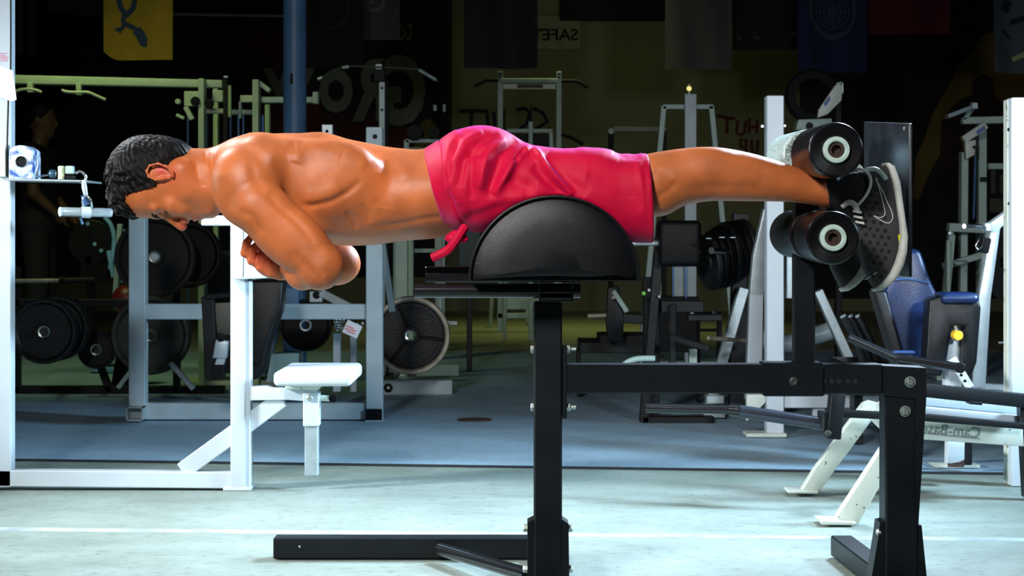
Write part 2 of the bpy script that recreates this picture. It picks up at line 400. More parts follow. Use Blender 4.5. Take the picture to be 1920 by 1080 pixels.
def slab(x, y0l, y0r, y1l, y1r, m):
    bm = bmesh.new(); z = -.12
    X0, X1 = -8.4, 8.4
    top = [bm.verts.new(p) for p in ((X0, y0l, 0), (X1, y0r, 0), (X1, y1r, 0), (X0, y1l, 0))]; bot = [bm.verts.new(v.co+Vector((0, 0, z))) for v in top]
    bm.faces.new(top); bm.faces.new(bot[::-1])
    for i in range(4): bm.faces.new((top[i], top[(i+1) % 4], bot[(i+1) % 4], bot[i]))
    return obj('slab', bm, m, fl, False)
# joints seen at rows 990..1010 and 862..890 across the frame: slightly askew
def yrow(py): return F*CH/(py-YH)
def jline(pl, pr):                      # depth at X=-8.4 and X=8.4 from rows at frame edges
    yl, yr = yrow(pl), yrow(pr); xl, xr = -960*yl/F, 960*yr/F; s = (yr-yl)/(xr-xl); return yl+s*(-8.4-xl), yl+s*(8.4-xl)
j1 = jline(992, 1012); j2 = jline(862, 889)
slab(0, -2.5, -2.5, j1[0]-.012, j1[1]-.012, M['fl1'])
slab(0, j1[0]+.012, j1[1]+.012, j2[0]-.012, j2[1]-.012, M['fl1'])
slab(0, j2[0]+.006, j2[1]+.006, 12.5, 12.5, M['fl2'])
M['fl3'] = floor_mat('far_concrete_olive_light', (.30, .30, .20), (.40, .40, .28), (.2, .2, .14)); slab(0, 12.51, 12.51, 19.2, 19.2, M['fl3'])  # olive lamp light of the far floor put into the slab colour
def strip(name, a, b, hw, z, m):
    bm = bmesh.new(); vs = [bm.verts.new(p) for p in ((-8.4, a-hw, z), (8.4, b-hw, z), (8.4, b+hw, z), (-8.4, a+hw, z))]; lo = [bm.verts.new(v.co+Vector((0, 0, -.05))) for v in vs]
    bm.faces.new(vs); bm.faces.new(lo[::-1])
    for i in range(4): bm.faces.new((vs[i], vs[(i+1) % 4], lo[(i+1) % 4], lo[i]))
    obj(name, bm, m, fl, False)
strip('joint', j1[0], j1[1], .030, .0005, M['jointw']); strip('joint', j2[0], j2[1], .036, .0005, M['joint'])
bm = bmesh.new(); box(bm, -8.4, 8.4, -2.5, 19.2, -.3, -.14, 0); obj('subfloor', bm, M['joint'], fl, False)
def wall(name, x0, x1, y0, y1, z0, z1, m):
    bm = bmesh.new(); box(bm, x0, x1, y0, y1, z0, z1, 0); o = obj(name, bm, m, None, False); o['kind'] = 'structure'; return o
wb = wall('wall_back', -8.4, 8.4, 19, 19.2, 0, 5.2, M['wall'])
wall('wall_left', -8.6, -8.4, -2.5, 19.2, 0, 5.2, M['side']); wall('wall_right', 8.4, 8.6, -2.5, 19.2, 0, 5.2, M['side'])
wall('wall_front', -8.4, 8.4, -2.7, -2.5, 0, 5.2, M['side']); wall('ceiling', -8.6, 8.6, -2.7, 19.2, 5.2, 5.4, M['ceil'])
# ceiling beam and conduit across the back wall
bm = bmesh.new(); pbox(bm, 1050, -20, 1560, 38, 18.9, .1, .01); o = obj('trim_1', bm, M['dark'], None); o['kind'] = 'structure'
bm = bmesh.new(); pbox(bm, 824, -60, 846, 330, 18.85, .15, .01); o = obj('trim_2', bm, M['dark'], None); o['kind'] = 'structure'
bm = bmesh.new(); ptube(bm, [(150, 24, 18.8), (540, 30, 18.8)], 3); o = obj('trim_3', bm, M['sage'], None); o['kind'] = 'structure'

# painted murals: flat paint on the wall
WY = 18.985
mural = thing('mural', 'large dark mural with the mirrored word GROW painted on the back wall', 'mural', P(640, 300, 19.0)); mural.location.y = 19.0
bm = bmesh.new(); pprism(bm, [(-520, -190), (824, -190), (824, 520), (-520, 520)], 18.990, .008); obj('dark_ground', bm, M['dark'], mural, False)
bm = bmesh.new(); pprism(bm, [(470, 205), (600, 190), (700, 215), (775, 240), (800, 300), (800, 420), (470, 420)], 18.985, .008); obj('maroon_band', bm, M['maroon'], mural, False)
bm = bmesh.new(); pprism(bm, [(778, 240), (800, 222), (818, 232), (820, 330), (775, 330)], 18.98, .008); obj('ochre_patch', bm, M['ochre'], mural, False)
bm = bmesh.new(); pprism(bm, [(455, 60), (528, 55), (528, 130), (505, 140), (460, 150)], 18.985, .008); obj('ochre_patch', bm, M['maroon'], mural, False)
for ch, x0, y0, x1, y1, of in (('G', 716, 102, 798, 236, .045), ('R', 660, 110, 722, 228, .045), ('O', 598, 128, 662, 212, .06), ('W', 492, 127, 592, 182, .05)):
    text_obj('letter_outline', ch, M['matblack'], mural, x0-5, y0-5, x1+5, y1+5, 18.982, offset=of+.01)  # black outline behind each letter
    text_obj('letter', ch, M['letter'], mural, x0, y0, x1, y1, 18.976, offset=of)
text_obj('small_lettering', 'to', M['letter'], mural, 742, 40, 775, 76, 18.982)
mural2 = thing('mural', 'dark mural of a bare-chested figure against an ochre slope, right end of back wall', 'mural', P(1780, 250, 19.0)); mural2.location.y = 19.0
bm = bmesh.new(); pprism(bm, [(1500, -190), (2300, -190), (2300, 560), (1500, 560)], 18.990, .008); obj('dark_ground', bm, M['dark'], mural2, False)
bm = bmesh.new(); pprism(bm, [(1712, 372), (1716, 300), (1735, 255), (1748, 215), (1770, 175), (1795, 130), (1825, 95), (1845, 65), (1862, 60), (1868, 120), (1900, 130), (1930, 110), (1930, 190), (1900, 215), (1840, 170), (1795, 190), (1772, 230), (1762, 290), (1740, 330), (1722, 375)], 18.985, .008); obj('ochre_slope', bm, M['ochre'], mural2, False)
bm = bmesh.new(); pprism(bm, [(1762, 300), (1766, 225), (1790, 195), (1822, 186), (1824, 150), (1842, 138), (1862, 146), (1866, 184), (1892, 196), (1915, 225), (1918, 300), (1890, 320), (1800, 330)], 18.98, .008); obj('figure', bm, mat('mural_figure_paint', (.035, .018, .014), .85, var=.5, vscale=5), mural2, False)
bm = bmesh.new(); pprism(bm, [(1800, 262), (1835, 240), (1842, 290), (1812, 300)], 18.975, .008); obj('ochre_patch', bm, M['ochre'], mural2, False)
for i in range(7):
    x = 1640+i*17; y = 60+((i*37) % 90)
    bm = bmesh.new(); ptube(bm, [(x, y+70, 18.985), (x+24, y+62, 18.985)], 1.6, 6); obj('brush_stroke', bm, mat('slate_stroke_paint', (.03, .045, .05), .9), mural2)
# graffiti strokes on the olive wall
M['bluept'] = mat('blue_graffiti_paint', (.012, .022, .05), .85); M['redpt'] = mat('red_graffiti_paint', (.11, .010, .014), .85)
g = thing('graffiti', 'dark blue hand-painted writing on the olive wall behind the chin-up rack', 'graffiti', P(945, 230, 19.0)); g.location.y = 19.0
for pts in ([(862, 208), (906, 208)], [(884, 208), (884, 246)], [(905, 210), (912, 206), (917, 240)], [(926, 210), (928, 244)], [(944, 205), (944, 246)], [(968, 206), (985, 203), (994, 212), (988, 232), (970, 246)], [(1000, 203), (1018, 212), (1027, 228), (1008, 240), (1000, 246)]):
    bm = bmesh.new(); ptube(bm, [(*p, 18.99) for p in pts], 3.2, 8); obj('brush_stroke', bm, M['bluept'], g)
g = thing('graffiti', 'dark red mirrored words HUT and UP painted left of the tall white post', 'graffiti', P(1390, 240, 19.0)); g.location.y = 19.0
for pts in ([(1344, 217), (1378, 223)], [(1363, 222), (1363, 250)], [(1383, 226), (1381, 250), (1390, 253), (1396, 248), (1398, 226)], [(1405, 222), (1404, 250)], [(1420, 224), (1419, 250)], [(1405, 238), (1419, 238)], [(1399, 292), (1399, 262), (1388, 262), (1388, 275), (1399, 277)], [(1409, 262), (1410, 286), (1419, 286), (1421, 262)]):
    bm = bmesh.new(); ptube(bm, [(*p, 18.99) for p in pts], 2.8, 8); obj('brush_stroke', bm, M['redpt'], g)
s = thing('wall_sign', 'cream sign with mirrored black word SAFETY high on the olive wall', 'sign', P(1048, 60, 18.99))
bm = bmesh.new(); pbox(bm, 990, 30, 1087, 92, 18.96, .02); obj('sign_board', bm, mat('sign_cream', (.33, .33, .20), .7), s)
text_obj('lettering', 'SAFETY', M['matblack'], s, 976, 54, 1084, 76, 18.958, offset=.02)
s = thing('wall_sign', 'small dark chart with a white figure 8 at the right edge of the back wall', 'sign', P(1885, 350, 18.97))
bm = bmesh.new(); pbox(bm, 1855, 312, 1932, 400, 18.95, .02); obj('sign_board', bm, mat('sign_dark', (.03, .03, .03), .7), s)
text_obj('lettering', '8', M['letter'], s, 1873, 325, 1900, 366, 18.948, offset=.02)
bm = bmesh.new(); pbox(bm, 1858, 318, 1867, 362, 18.945, .01); obj('bar_mark', bm, M['letter'], s)
pbx = bmesh.new(); pbox(pbx, 1856, 372, 1885, 398, 18.945, .01, .003); obj('bar_mark', pbx, M['letter'], s)

# hanging flags and banners
def wavef(x, z, a, ph): return a*math.sin(x*9+ph)+a*.5*math.sin(x*17+z*2+ph*2)
def flag(label, x0, y0, x1, y1, Y, m, amp=.03, ph=0, corner=0, cat='flag', name='hanging_flag', grp=None):
    a = P(x0, y0, Y); b = P(x1, y1, Y); r = thing(name, label, cat, ((a.x+b.x)/2, Y, a.z), grp)
    bm = bmesh.new(); nx, nz = 26, 16; fr = []; bk = []
    for j in range(nz+1):
        for i in range(nx+1):
            u = i/nx; v = j/nz; x = a.x+(b.x-a.x)*u; z = b.z+(a.z-b.z)*v
            if corner: z += corner*max(0, (.25-u)/.25)**2*(1-v)
            y = Y+wavef(x, z, amp, ph); fr.append(bm.verts.new((x, y, z))); bk.append(bm.verts.new((x, y+.004, z)))
    w = nx+1
    for j in range(nz):
        for i in range(nx):
            q = j*w+i; bm.faces.new((fr[q], fr[q+1], fr[q+w+1], fr[q+w])); bm.faces.new((bk[q], bk[q+w], bk[q+w+1], bk[q+1]))
    for j in range(nz):
        for c in (0, nx): q = j*w+c; bm.faces.new((fr[q], fr[q+w], bk[q+w], bk[q]))
    for i in range(nx):
        for c in (0, nz*w): q = c+i; bm.faces.new((fr[q], fr[q+1], bk[q+1], bk[q]))
    obj('cloth', bm, m, r)
    r['_a'] = amp; r['_p'] = ph
    return r
def flag_mark(r, name, pts, rpx, m, Y, closed=False, kind=None):
    """printed line following the cloth"""
    bm = bmesh.new(); P3 = [P(x, y, Y) for x, y in pts]; P3 = smoothpts(P3, 5) if len(P3) > 2 else [P3[0].lerp(P3[1], t/6) for t in range(7)]
    R = rpx*Y/F; top = []; bot = []; n = len(P3)
    for i, p in enumerate(P3):
        t = (P3[min(i+1, n-1)]-P3[max(i-1, 0)]).normalized(); nn = Vector((-t.z, 0, t.x)); rr = R if not isinstance(rpx, (list, tuple)) else R
        row = []
        for s_ in (-1, 1):
            q = p+nn*rr*s_; q.y = Y+wavef(q.x, q.z, r['_a'], r['_p'])-.002; row.append(bm.verts.new(q))
        for s_ in (-1, 1):
            q = p+nn*rr*s_; q.y = Y+wavef(q.x, q.z, r['_a'], r['_p'])-.006; row.append(bm.verts.new(q))
        top.append(row)
    for i in range(n-1):
        A, B = top[i], top[i+1]
        for k, l in ((0, 1), (1, 3), (3, 2), (2, 0)): bm.faces.new((A[k], A[l], B[l], B[k]))
    obj(name, bm, m, r, False)
cl = lambda n, c, **k: mat(n, c, .85, var=.1, vscale=6, **k)
f1 = flag('red and white striped flag hanging at the far upper left', -40, -70, 68, 103, 16, cl('stripe_red', (.10, .008, .02)), ph=1)
for x in (38, 60): flag_mark(f1, 'white_stripe', [(x, -70), (x, 102)], 5.5, cl('stripe_white', (.13, .13, .14)), 16)
f2 = flag('yellow flag with a blue long-tailed beast emblem', 193, -90, 325, 113, 11.5, cl('flag_yellow', (.42, .25, .02)), ph=.5, corner=.06)
M['fblue'] = cl('emblem_blue', (.03, .05, .13))
for pts, w in (([(252, -60), (252, 5), (243, 22), (232, 30)], 5), ([(232, 28), (231, 40), (236, 45), (250, 52), (262, 62)], 4.5), ([(256, 56), (264, 66), (270, 78), (277, 80)], 9), ([(221, -10), (225, 12), (234, 24)], 5), ([(233, 40), (230, 52), (216, 56)], 3), ([(229, 48), (224, 62)], 2)): flag_mark(f2, 'emblem_stroke', pts, w, M['fblue'], 11.5)
flag('mottled grey cloth bunched above the rack, upper left', 95, -70, 190, 26, 15, cl('cloth_grey', (.05, .055, .06)), amp=.06, ph=2, cat='cloth', name='hanging_cloth')
f3 = flag('black banner with a thin pale arc, right of the blue column', 572, -90, 682, 126, 14, cl('banner_black', (.010, .010, .011)), ph=3, cat='banner', name='hanging_banner')
flag_mark(f3, 'printed_arc', [(655, 5), (650, 30), (636, 48), (616, 56)], 1.4, cl('arc_grey', (.05, .05, .05)), 14)
f4 = flag('grey banner with a large mirrored letter G above the mural', 677, -90, 750, 75, 14.6, cl('banner_grey', (.10, .10, .085)), amp=.01, ph=.3, cat='banner', name='hanging_banner')
flag_mark(f4, 'letter_stroke', [(686, -30), (698, -20), (716, -15), (718, 8), (708, 19), (692, 18), (691, 6), (703, 4)], 3.2, cl('banner_letter', (.20, .20, .19)), 14.6)
f5 = flag('large dark charcoal cloth hanging above the chin-up rack', 870, -90, 1008, 128, 14, cl('cloth_charcoal', (.016, .018, .021)), amp=.05, ph=1.7, cat='cloth', name='hanging_cloth')
f6 = flag('plain pale grey flag, right of the SAFETY sign', 1247, -90, 1374, 130, 15, cl('flag_pale', (.10, .105, .085)), amp=.05, ph=4)
f7 = flag('black flag with small pale marks, left of the blue flag', 1374, -90, 1500, 94, 15.4, cl('flag_black', (.011, .010, .010)), ph=2.2)
for x, y in ((1382, 72), (1415, 70), (1482, 62)): flag_mark(f7, 'printed_mark', [(x, y-3), (x+9, y+3)], 3, cl('mark_grey', (.06, .055, .045)), 15.4)
f8 = flag('blue flag with a round grid-and-wreath emblem', 1495, -90, 1626, 136, 15, cl('flag_blue', (.008, .022, .075)), ph=.9)
M['emb'] = cl('emblem_pale', (.05, .065, .11))
for rr in (8, 16, 24, 32): flag_mark(f8, 'emblem_ring', [(1561+rr*math.cos(t*math.pi/8), 22+rr*math.sin(t*math.pi/8)) for t in range(17)], 1.3, M['emb'], 15)
for k in range(4): flag_mark(f8, 'emblem_spoke', [(1561-32*math.cos(k*math.pi/4), 22-32*math.sin(k*math.pi/4)), (1561+32*math.cos(k*math.pi/4), 22+32*math.sin(k*math.pi/4))], 1, M['emb'], 15)
flag_mark(f8, 'wreath', [(1522, -10), (1520, 25), (1532, 55), (1558, 70), (1590, 58), (1603, 25), (1600, -10)], 4, M['emb'], 15)
flag('plain dark crimson flag, right of the blue flag', 1619, -90, 1782, 64, 15.3, cl('flag_crimson', (.085, .004, .012)), ph=5, amp=.02)
f9 = flag('pale blue-grey flag with dark marks at the upper right corner', 1860, -90, 2020, 137, 14, cl('flag_paleblue', (.11, .14, .16)), amp=.05, ph=2.6)
for pts, w in (([(1880, 8), (1896, 14)], 12), ([(1897, 42), (1925, 32)], 5), ([(1880, 56), (1897, 72)], 3)): flag_mark(f9, 'printed_mark', pts, w, cl('mark_navy', (.02, .025, .05)), 14)
flag_mark(f9, 'printed_mark', [(1901, 111), (1930, 98)], 4.5, cl('mark_lime', (.5, .65, .3)), 14)
# cable the flags hang from
for nm, y, z, x0, x1, lab in (('flag_cable', 15.2, None, -8.3, 8.3, 'thin steel cable the flags hang from, above the frame'),):
    bm = bmesh.new(); zz = P(960, -92, 15).z; tube(bm, [(x0, y, zz), (x1, y, zz)], .006, 6); tag(obj(nm, bm, M['galv']), lab, 'cable')
# steel column
r = thing('steel_column', 'round blue steel column rising behind the man\'s shoulders', 'column', (P(550, 500, 8.6).x, 8.66, 0))
cx = P(550, 500, 8.6).x
bm = bmesh.new(); tube(bm, [(cx, 8.66, .012), (cx, 8.66, 5.19)], .057, 32); obj('shaft', bm, M['bluep'], r)
bm = bmesh.new(); box(bm, cx-.12, cx+.12, 8.54, 8.78, 0, .014); obj('base_plate', bm, M['bluep'], r)
bm = bmesh.new(); pbox(bm, 544, 138, 549, 158, 8.599, .01, .002); obj('bracket_mark', bm, M['matblack'], r)
# floor drain
c = P(890, 788, yrow(788)); bm = bmesh.new(); lathe(bm, (c.x, c.y, 0), (0, 0, 1), [(0, .004), (.055, .004), (.062, .002), (.066, .006), (.074, .006), (.078, 0)], 36)
tag(obj('drain_cover', bm, mat('rusty_iron', (.05, .035, .03), .7, var=.5, vscale=40)), 'round rusty drain cover set in the grey concrete floor', 'drain')
# ------------------------------------------------------------ the man
MY = 4.0
man = thing('person', 'shirtless man in pink shorts lying face down on the black bench, arms crossed', 'person', (0.02, MY, 0.75))
def px2(Y): return Y/F
HC = P(305, 341, MY)                                  # head centre
HU = Vector((-.998, 0, .06)).normalized(); HF = Vector((-.06, 0, -.998)).normalized(); HS = Vector((0, -1, 0))
HR = np.array([list(HU), list(HF), list(HS)])
def H(u, f, s): return HC+HU*u+HF*f+HS*s
def build_body():
    x_lo, x_mid, x_hi = P(196, 0, 3.95).x, P(700, 0, 3.95).x, P(1600, 0, 4.0).x
    xs = np.concatenate([np.arange(x_lo, x_mid, .0021), np.arange(x_mid, x_hi, .0042)])
    ys = np.arange(3.68, 4.32, .003); zs = np.arange(.66, 1.09, .0026)
    f = Field(xs, ys, zs)
    C = lambda a, b, ra, rb, k=.02, **q: f.cone(P(*a), P(*b), ra, rb, k, **q)
    E = lambda c, r, k=.02, rot=None, **q: f.ell(P(*c), r, k, R=(rotY(rot) if rot is not None else None), **q)
    # trunk
    E((545, 352, 4.0), (.165, .155, .118), .02, 4)
    E((645, 363, 4.0), (.165, .150, .117), .04, 5)
    E((750, 369, 4.0), (.15, .138, .094), .05, 1)
    E((830, 362, 4.0), (.13, .145, .090), .05, -2)
    E((900, 336, 4.0), (.115, .140, .088), .05)
    for sd in (-1, 1):                                # erectors, lats, scapulae, traps, glutes
        C((470, 300, 4+sd*.045), (600, 295, 4+sd*.045), .045, .042, .04)
        C((600, 296, 4+sd*.045), (735, 322, 4+sd*.04), .040, .036, .04)
        C((735, 322, 4+sd*.04), (860, 315, 4+sd*.04), .036, .036, .03)
        E((600, 335, 4+sd*.125), (.135, .05, .085), .03, -6)
        E((530, 305, 4+sd*.11), (.075, .055, .055), .03, 10)
        C((440, 306, 4+sd*.03), (485, 298, 4+sd*.13), .045, .05, .04); E((449, 326, 4+sd*.135), (.056, .05, .062), .016)
        E((905, 312, 4+sd*.08), (.08, .068, .072), .04)
        E((540, 415, 4+sd*.08), (.10, .07, .045), .03, 8)      # pectorals
    # neck
    C((338, 332, 4.0), (420, 336, 4.0), .062, .066, .02, sy=.92)
    C((352, 313, 4.0), (415, 316, 4.0), .036, .037, .02); C((425, 312, 4.0), (480, 298, 4.0), .036, .055, .03)
    for sd in (-1, 1): C((330, 335, 4+sd*.045), (425, 375, 4+sd*.03), .019, .02, .02)
    # head
    h = lambda c, r, k=.015, op='u': f.ell(H(*c), r, k, op, R=HR)
    hc = lambda a, b, ra, rb, k=.012, op='u': f.cone(H(*a), H(*b), ra, rb, k, op)
    h((.035, -.008, 0), (.083, .086, .073), .02)
    h((.04, .035, 0), (.055, .046, .062), .02)        # forehead
    h((-.045, .020, 0), (.070, .060, .056), .03)
    for sd in (-1, 1):
        hc((-.058, -.028, sd*.05), (-.108, .052, sd*.02), .018, .018, .02)     # jaw line
        hc((-.045, -.03, sd*.048), (-.06, .02, sd*.046), .022, .018, .02)      # masseter
        h((-.030, .052, sd*.043), (.016, .018, .017), .015)                   # cheek bone
        hc((.010, .073, sd*.012), (.006, .060, sd*.048), .0105, .009, .012)     # brow ridge
        h((-.052, .058, sd*.03), (.022, .016, .018), .015)
    h((-.112, .056, 0), (.018, .018, .022), .015)     # chin
    h((-.078, .062, 0), (.024, .018, .028), .015)     # muzzle
    for sd in (-1, 1): h((-.014, .076, sd*.033), (.011, .014, .016), .010, 's')
    for sd in (-1, 1): h((-.0135, .058, sd*.032), (.0125, .0125, .0145), .003)   # closed eyelids
    for sd in (-1, 1): hc((-.0175, .069, sd*.022), (-.0175, .065, sd*.043), .0013, .0013, .002, 's')  # lid line
    hc((-.002, .070, 0), (-.040, .092, 0), .0085, .0105, .008)
    h((-.050, .097, 0), (.011, .0115, .011), .007)
    for sd in (-1, 1):
        h((-.055, .084, sd*.012), (.009, .009, .0075), .005)
        h((-.0605, .089, sd*.007), (.004, .004, .003), .002, 's')
    h((-.078, .078, 0), (.0052, .0075, .022), .004)
    h((-.088, .076, 0), (.0060, .0078, .019), .004)
    hc((-.083, .083, -.020), (-.083, .083, .020), .0016, .0016, .003, 's')
    # ears
    for sd in (-1, 1):
        s0 = sd*.073
        pts = [(-.030, -.008), (.000, -.002), (.016, -.008), (.021, -.020), (.014, -.033), (-.004, -.038), (-.022, -.033), (-.036, -.022), (-.037, -.013)]
        h((-.008, -.018, sd*.069), (.026, .016, .006), .006)
        for i in range(len(pts)-1):
            (u0, f0), (u1, f1) = pts[i], pts[i+1]
            e0 = s0+sd*(.004 if i > 0 else 0)+sd*.007*(-f0/.038); e1 = s0+sd*.004+sd*.007*(-f1/.038)
            hc((u0, f0, e0), (u1, f1, e1), .0030, .0030 if i < 6 else .0050, .004)
        h((-.012, -.014, sd*.081), (.009, .006, .0075), .005, 's'); h((.008, -.024, sd*.081), (.006, .005, .004), .004, 's')
        hc((-.014, -.006, sd*.076), (-.020, -.008, sd*.077), .004, .003, .003)
    # arms
    for near in (True, False):
        if near:
            sh = (470, 345, 3.835); dl = (458, 352, 3.815); a0 = (478, 385, 3.80); el = (603, 498, 3.80); wr = (540, 500, 3.93); hd = (500, 470, 4.03)
        else:
            sh = (478, 345, 4.165); dl = (470, 352, 4.185); a0 = (490, 385, 4.20); el = (636, 492, 4.15); wr = (548, 500, 4.0); hd = (515, 496, 3.93)
        sd = -1 if near else 1
        E(sh, (.075, .07, .075), .03)
        E(dl, (.068, .058, .088), .02, -12)
        C(a0, el, .058, .047, .009)
        m = lambda t, ox=0, oy=0: (a0[0]+(el[0]-a0[0])*t+ox, a0[1]+(el[1]-a0[1])*t+oy, a0[2])
        E((*m(.48, 14, -13)[:2], a0[2]-sd*-.004), (.105, .043, .040), .014, 41)      # triceps
        E((*m(.50, -10, 14)[:2], a0[2]), (.085, .042, .043), .014, 41)                 # biceps
        E((*m(.08, 6, -6)[:2], a0[2]+sd*.012), (.055, .035, .05), .02, 30)
        C(el, (el[0]-2, el[1]+6, el[2]), .042, .040, .015)
        C((el[0]-6, el[1]+6, el[2]), wr, .043, .027, .012)
        C((el[0]+8, el[1]+2, el[2]), (el[0]+16, el[1]+8, el[2]), .026, .020, .02)
        C(wr, hd, .026, .027, .015, sy=.8)
        if near: C(el, (568, 510, 3.835), .040, .040, .01)
        if near:                                     # hidden near hand lies on the far upper arm
            for i in range(4): C((505+i*9, 462+i*10, 4.03), (485+i*8, 450+i*8, 4.09), .010, .008, .004)
            C((520, 480, 4.0), (500, 450, 4.02), .012, .009, .006)
        else:                                        # far hand grips the near upper arm, fingers curled
            E((505, 494, 3.93), (.036, .022, .030), .012, 30)
            fp = [((478, 484), (459, 474), (462, 456), (474, 440)), ((492, 497), (472, 489), (474, 468), (490, 448)),
                  ((508, 508), (489, 502), (494, 482), (512, 460)), ((526, 516), (508, 511), (514, 495), (530, 474))]
            for i, (m0, p1, p2, p3) in enumerate(fp):
                y0 = 3.93-.002*i
                C((*m0, y0+.0), (*p1, y0-.008), .0115, .0100, .006)
                C((*p1, y0-.008), (*p2, y0-.014), .0098, .0090, .003)
                C((*p2, y0-.014), (*p3, y0-.012), .0088, .0075, .003)
            C((505, 505, 3.965), (488, 470, 3.975), .013, .010, .006)
    # legs
    for near in (True, False):
        y = 3.90 if near else 4.10; q = 1 if near else 1.0; dx = 0 if near else 0
        prof = [(930, 330, .062), (1000, 322, .048), (1045, 320, .044), (1100, 322, .046), (1160, 344, .050), (1195, 350, .054), (1222, 347, .0640), (1252, 338, .0600), (1290, 330, .0572), (1335, 326, .0552), (1375, 329, .0518), (1415, 334, .0468), (1455, 340, .0395), (1500, 348, .0318), (1535, 355, .0290), (1560, 361, .0300)]
        pp = smoothpts(prof, 4); prof = [tuple(v) for v in pp]
        for i in range(len(prof)-1):
            (x0, y0, r0), (x1, y1, r1) = prof[i], prof[i+1]
            C((x0, y0, y), (x1, y1, y), r0, r1, .010, sy=(1.08 if x1 < 1170 else .94))
        E((1236, 378, y), (.036, .040, .026), .02)
        E((1330, 314, y-.024), (.075, .03, .042), .012, 6); E((1315, 314, y+.024), (.07, .03, .042), .012, 6)
        C((1440, 352, y), (1545, 372, y), .022, .012, .012)    # shin edge
        C((1500, 338, y), (1556, 344, y), .013, .010, .012)     # tendon
    V, Q = f.mesh('body')
    V = relax(V, Q, 2, .45)
    N = normals(V, Q); px, py = pxy(V); nr = np.clip((4.02-V[:, 1])/.05, 0, 1); nr[V[:, 2] > 5] = 0
    trunk = nr*(V[:, 1] > 3.70)
    back = np.clip((V[:, 1]-3.86)/.03, 0, 1)
    lines = [([(546, 380), (585, 386), (622, 377), (650, 362), (678, 338)], 7, -.0046),      # lower edge of the lat
             ([(560, 370), (600, 370), (640, 352)], 16, .0045),
             ([(700, 425), (745, 421), (800, 410), (840, 405)], 6, -.0025),                 # obliques
             ([(648, 396), (662, 412), (668, 430)], 6, -.0026), ([(676, 382), (690, 400), (694, 418)], 6, -.0024), ([(703, 372), (716, 388), (720, 404)], 6, -.0018),
             ([(553, 282), (556, 296), (553, 306)], 13, .0040), ([(572, 262), (600, 278), (640, 290)], 14, .002),
             ([(505, 262), (540, 275), (556, 272)], 8, -.003), ([(510, 300), (520, 330), (548, 350)], 9, -.0042),
             ([(694, 276), (704, 302), (706, 322)], 12, -.0022), ([(640, 275), (672, 298), (690, 310)], 20, .0018),
             ([(742, 290), (752, 312), (765, 330)], 13, .003), ([(725, 300), (728, 340), (720, 390)], 20, -.0035),
             ([(600, 440), (640, 452), (690, 455)], 7, -.002)]
    trunkmask = trunk*np.maximum(np.clip((px-500)/20, 0, 1)*np.clip((V[:, 1]-3.87)/.02, 0, 1), np.clip((px-560)/18, 0, 1)*np.clip((394+(px-560)*1.0-py)/12, 0, 1)+np.clip((px-680)/20, 0, 1)+np.clip((350-py)/20, 0, 1)*np.clip((px-528)/18, 0, 1)).clip(0, 1)
    V = groove(V, N, trunkmask, lines)
    arm = nr*(1-np.clip((V[:, 1]-3.86)/.02, 0, 1))
    V = groove(V, N, arm*(px < 650), [([(500, 362), (520, 385), (560, 420), (590, 455)], 7, -.0028), ([(448, 395), (470, 405), (490, 440)], 8, -.0035),
             ([(415, 330), (428, 375), (450, 400)], 12, -.0022), ([(560, 400), (600, 450), (622, 490)], 10, .0022), ([(470, 300), (478, 335), (500, 360)], 10, -.003),
             ([(548, 470), (575, 500), (600, 528)], 8, -.003), ([(606, 515), (616, 528), (612, 540)], 6, .002)])
    V = groove(V, N, nr*(px > 1215), [([(1225, 372), (1250, 360), (1270, 340)], 7, -.0025), ([(1290, 352), (1360, 350), (1430, 352)], 9, -.002), ([(1218, 330), (1235, 322), (1262, 330)], 7, -.002), ([(1400, 312), (1425, 320), (1480, 345)], 8, -.0016)])
    # neck folds
    V = groove(V, N, nr*(px > 340)*(px < 420)*(py < 350), [([(383, 284), (386, 300), (392, 318)], 3, -.0014), ([(395, 284), (399, 300), (404, 322)], 3, -.0012), ([(366, 300), (372, 335), (392, 372)], 6, -.002)])
    me = np_mesh('body', V, Q)
    # tint attribute: red ears, lips, knuckles, elbows
    px, py = pxy(V)
    a = me.color_attributes.new('tint', 'FLOAT_COLOR', 'POINT'); r = np.zeros(len(V))
    r += .8*np.exp(-(np.hypot(px-300, py-318)/11)**2); r += .35*np.exp(-(np.hypot(px-320, py-328)/20)**2)
    lip = np.array([(v[0]-HC.x, v[2]-HC.z) for v in V]); u = lip@np.array([HU.x, HU.z]); fw = lip@np.array([HF.x, HF.z])
    r += .6*np.exp(-((u+.083)/.012)**2)*(fw > .072)*(np.abs(V[:, 1]-4) < .025)*(px < 420)
    r += .45*np.exp(-((u+.055)/.012)**2)*(fw > .08)*(px < 420)
    r += .5*np.exp(-(np.hypot(px-490, py-475)/38)**2)*(V[:, 1] > 3.87)
    stub = np.exp(-((u+.088)/.035)**2)*np.clip((fw-.0)/.04, 0, 1)*(px < 412)*.35
    cols = np.stack([np.clip(r, 0, 1), stub, np.zeros(len(V)), np.ones(len(V))], 1); a.data.foreach_set('color', cols.astype(np.float32).ravel())
    return me
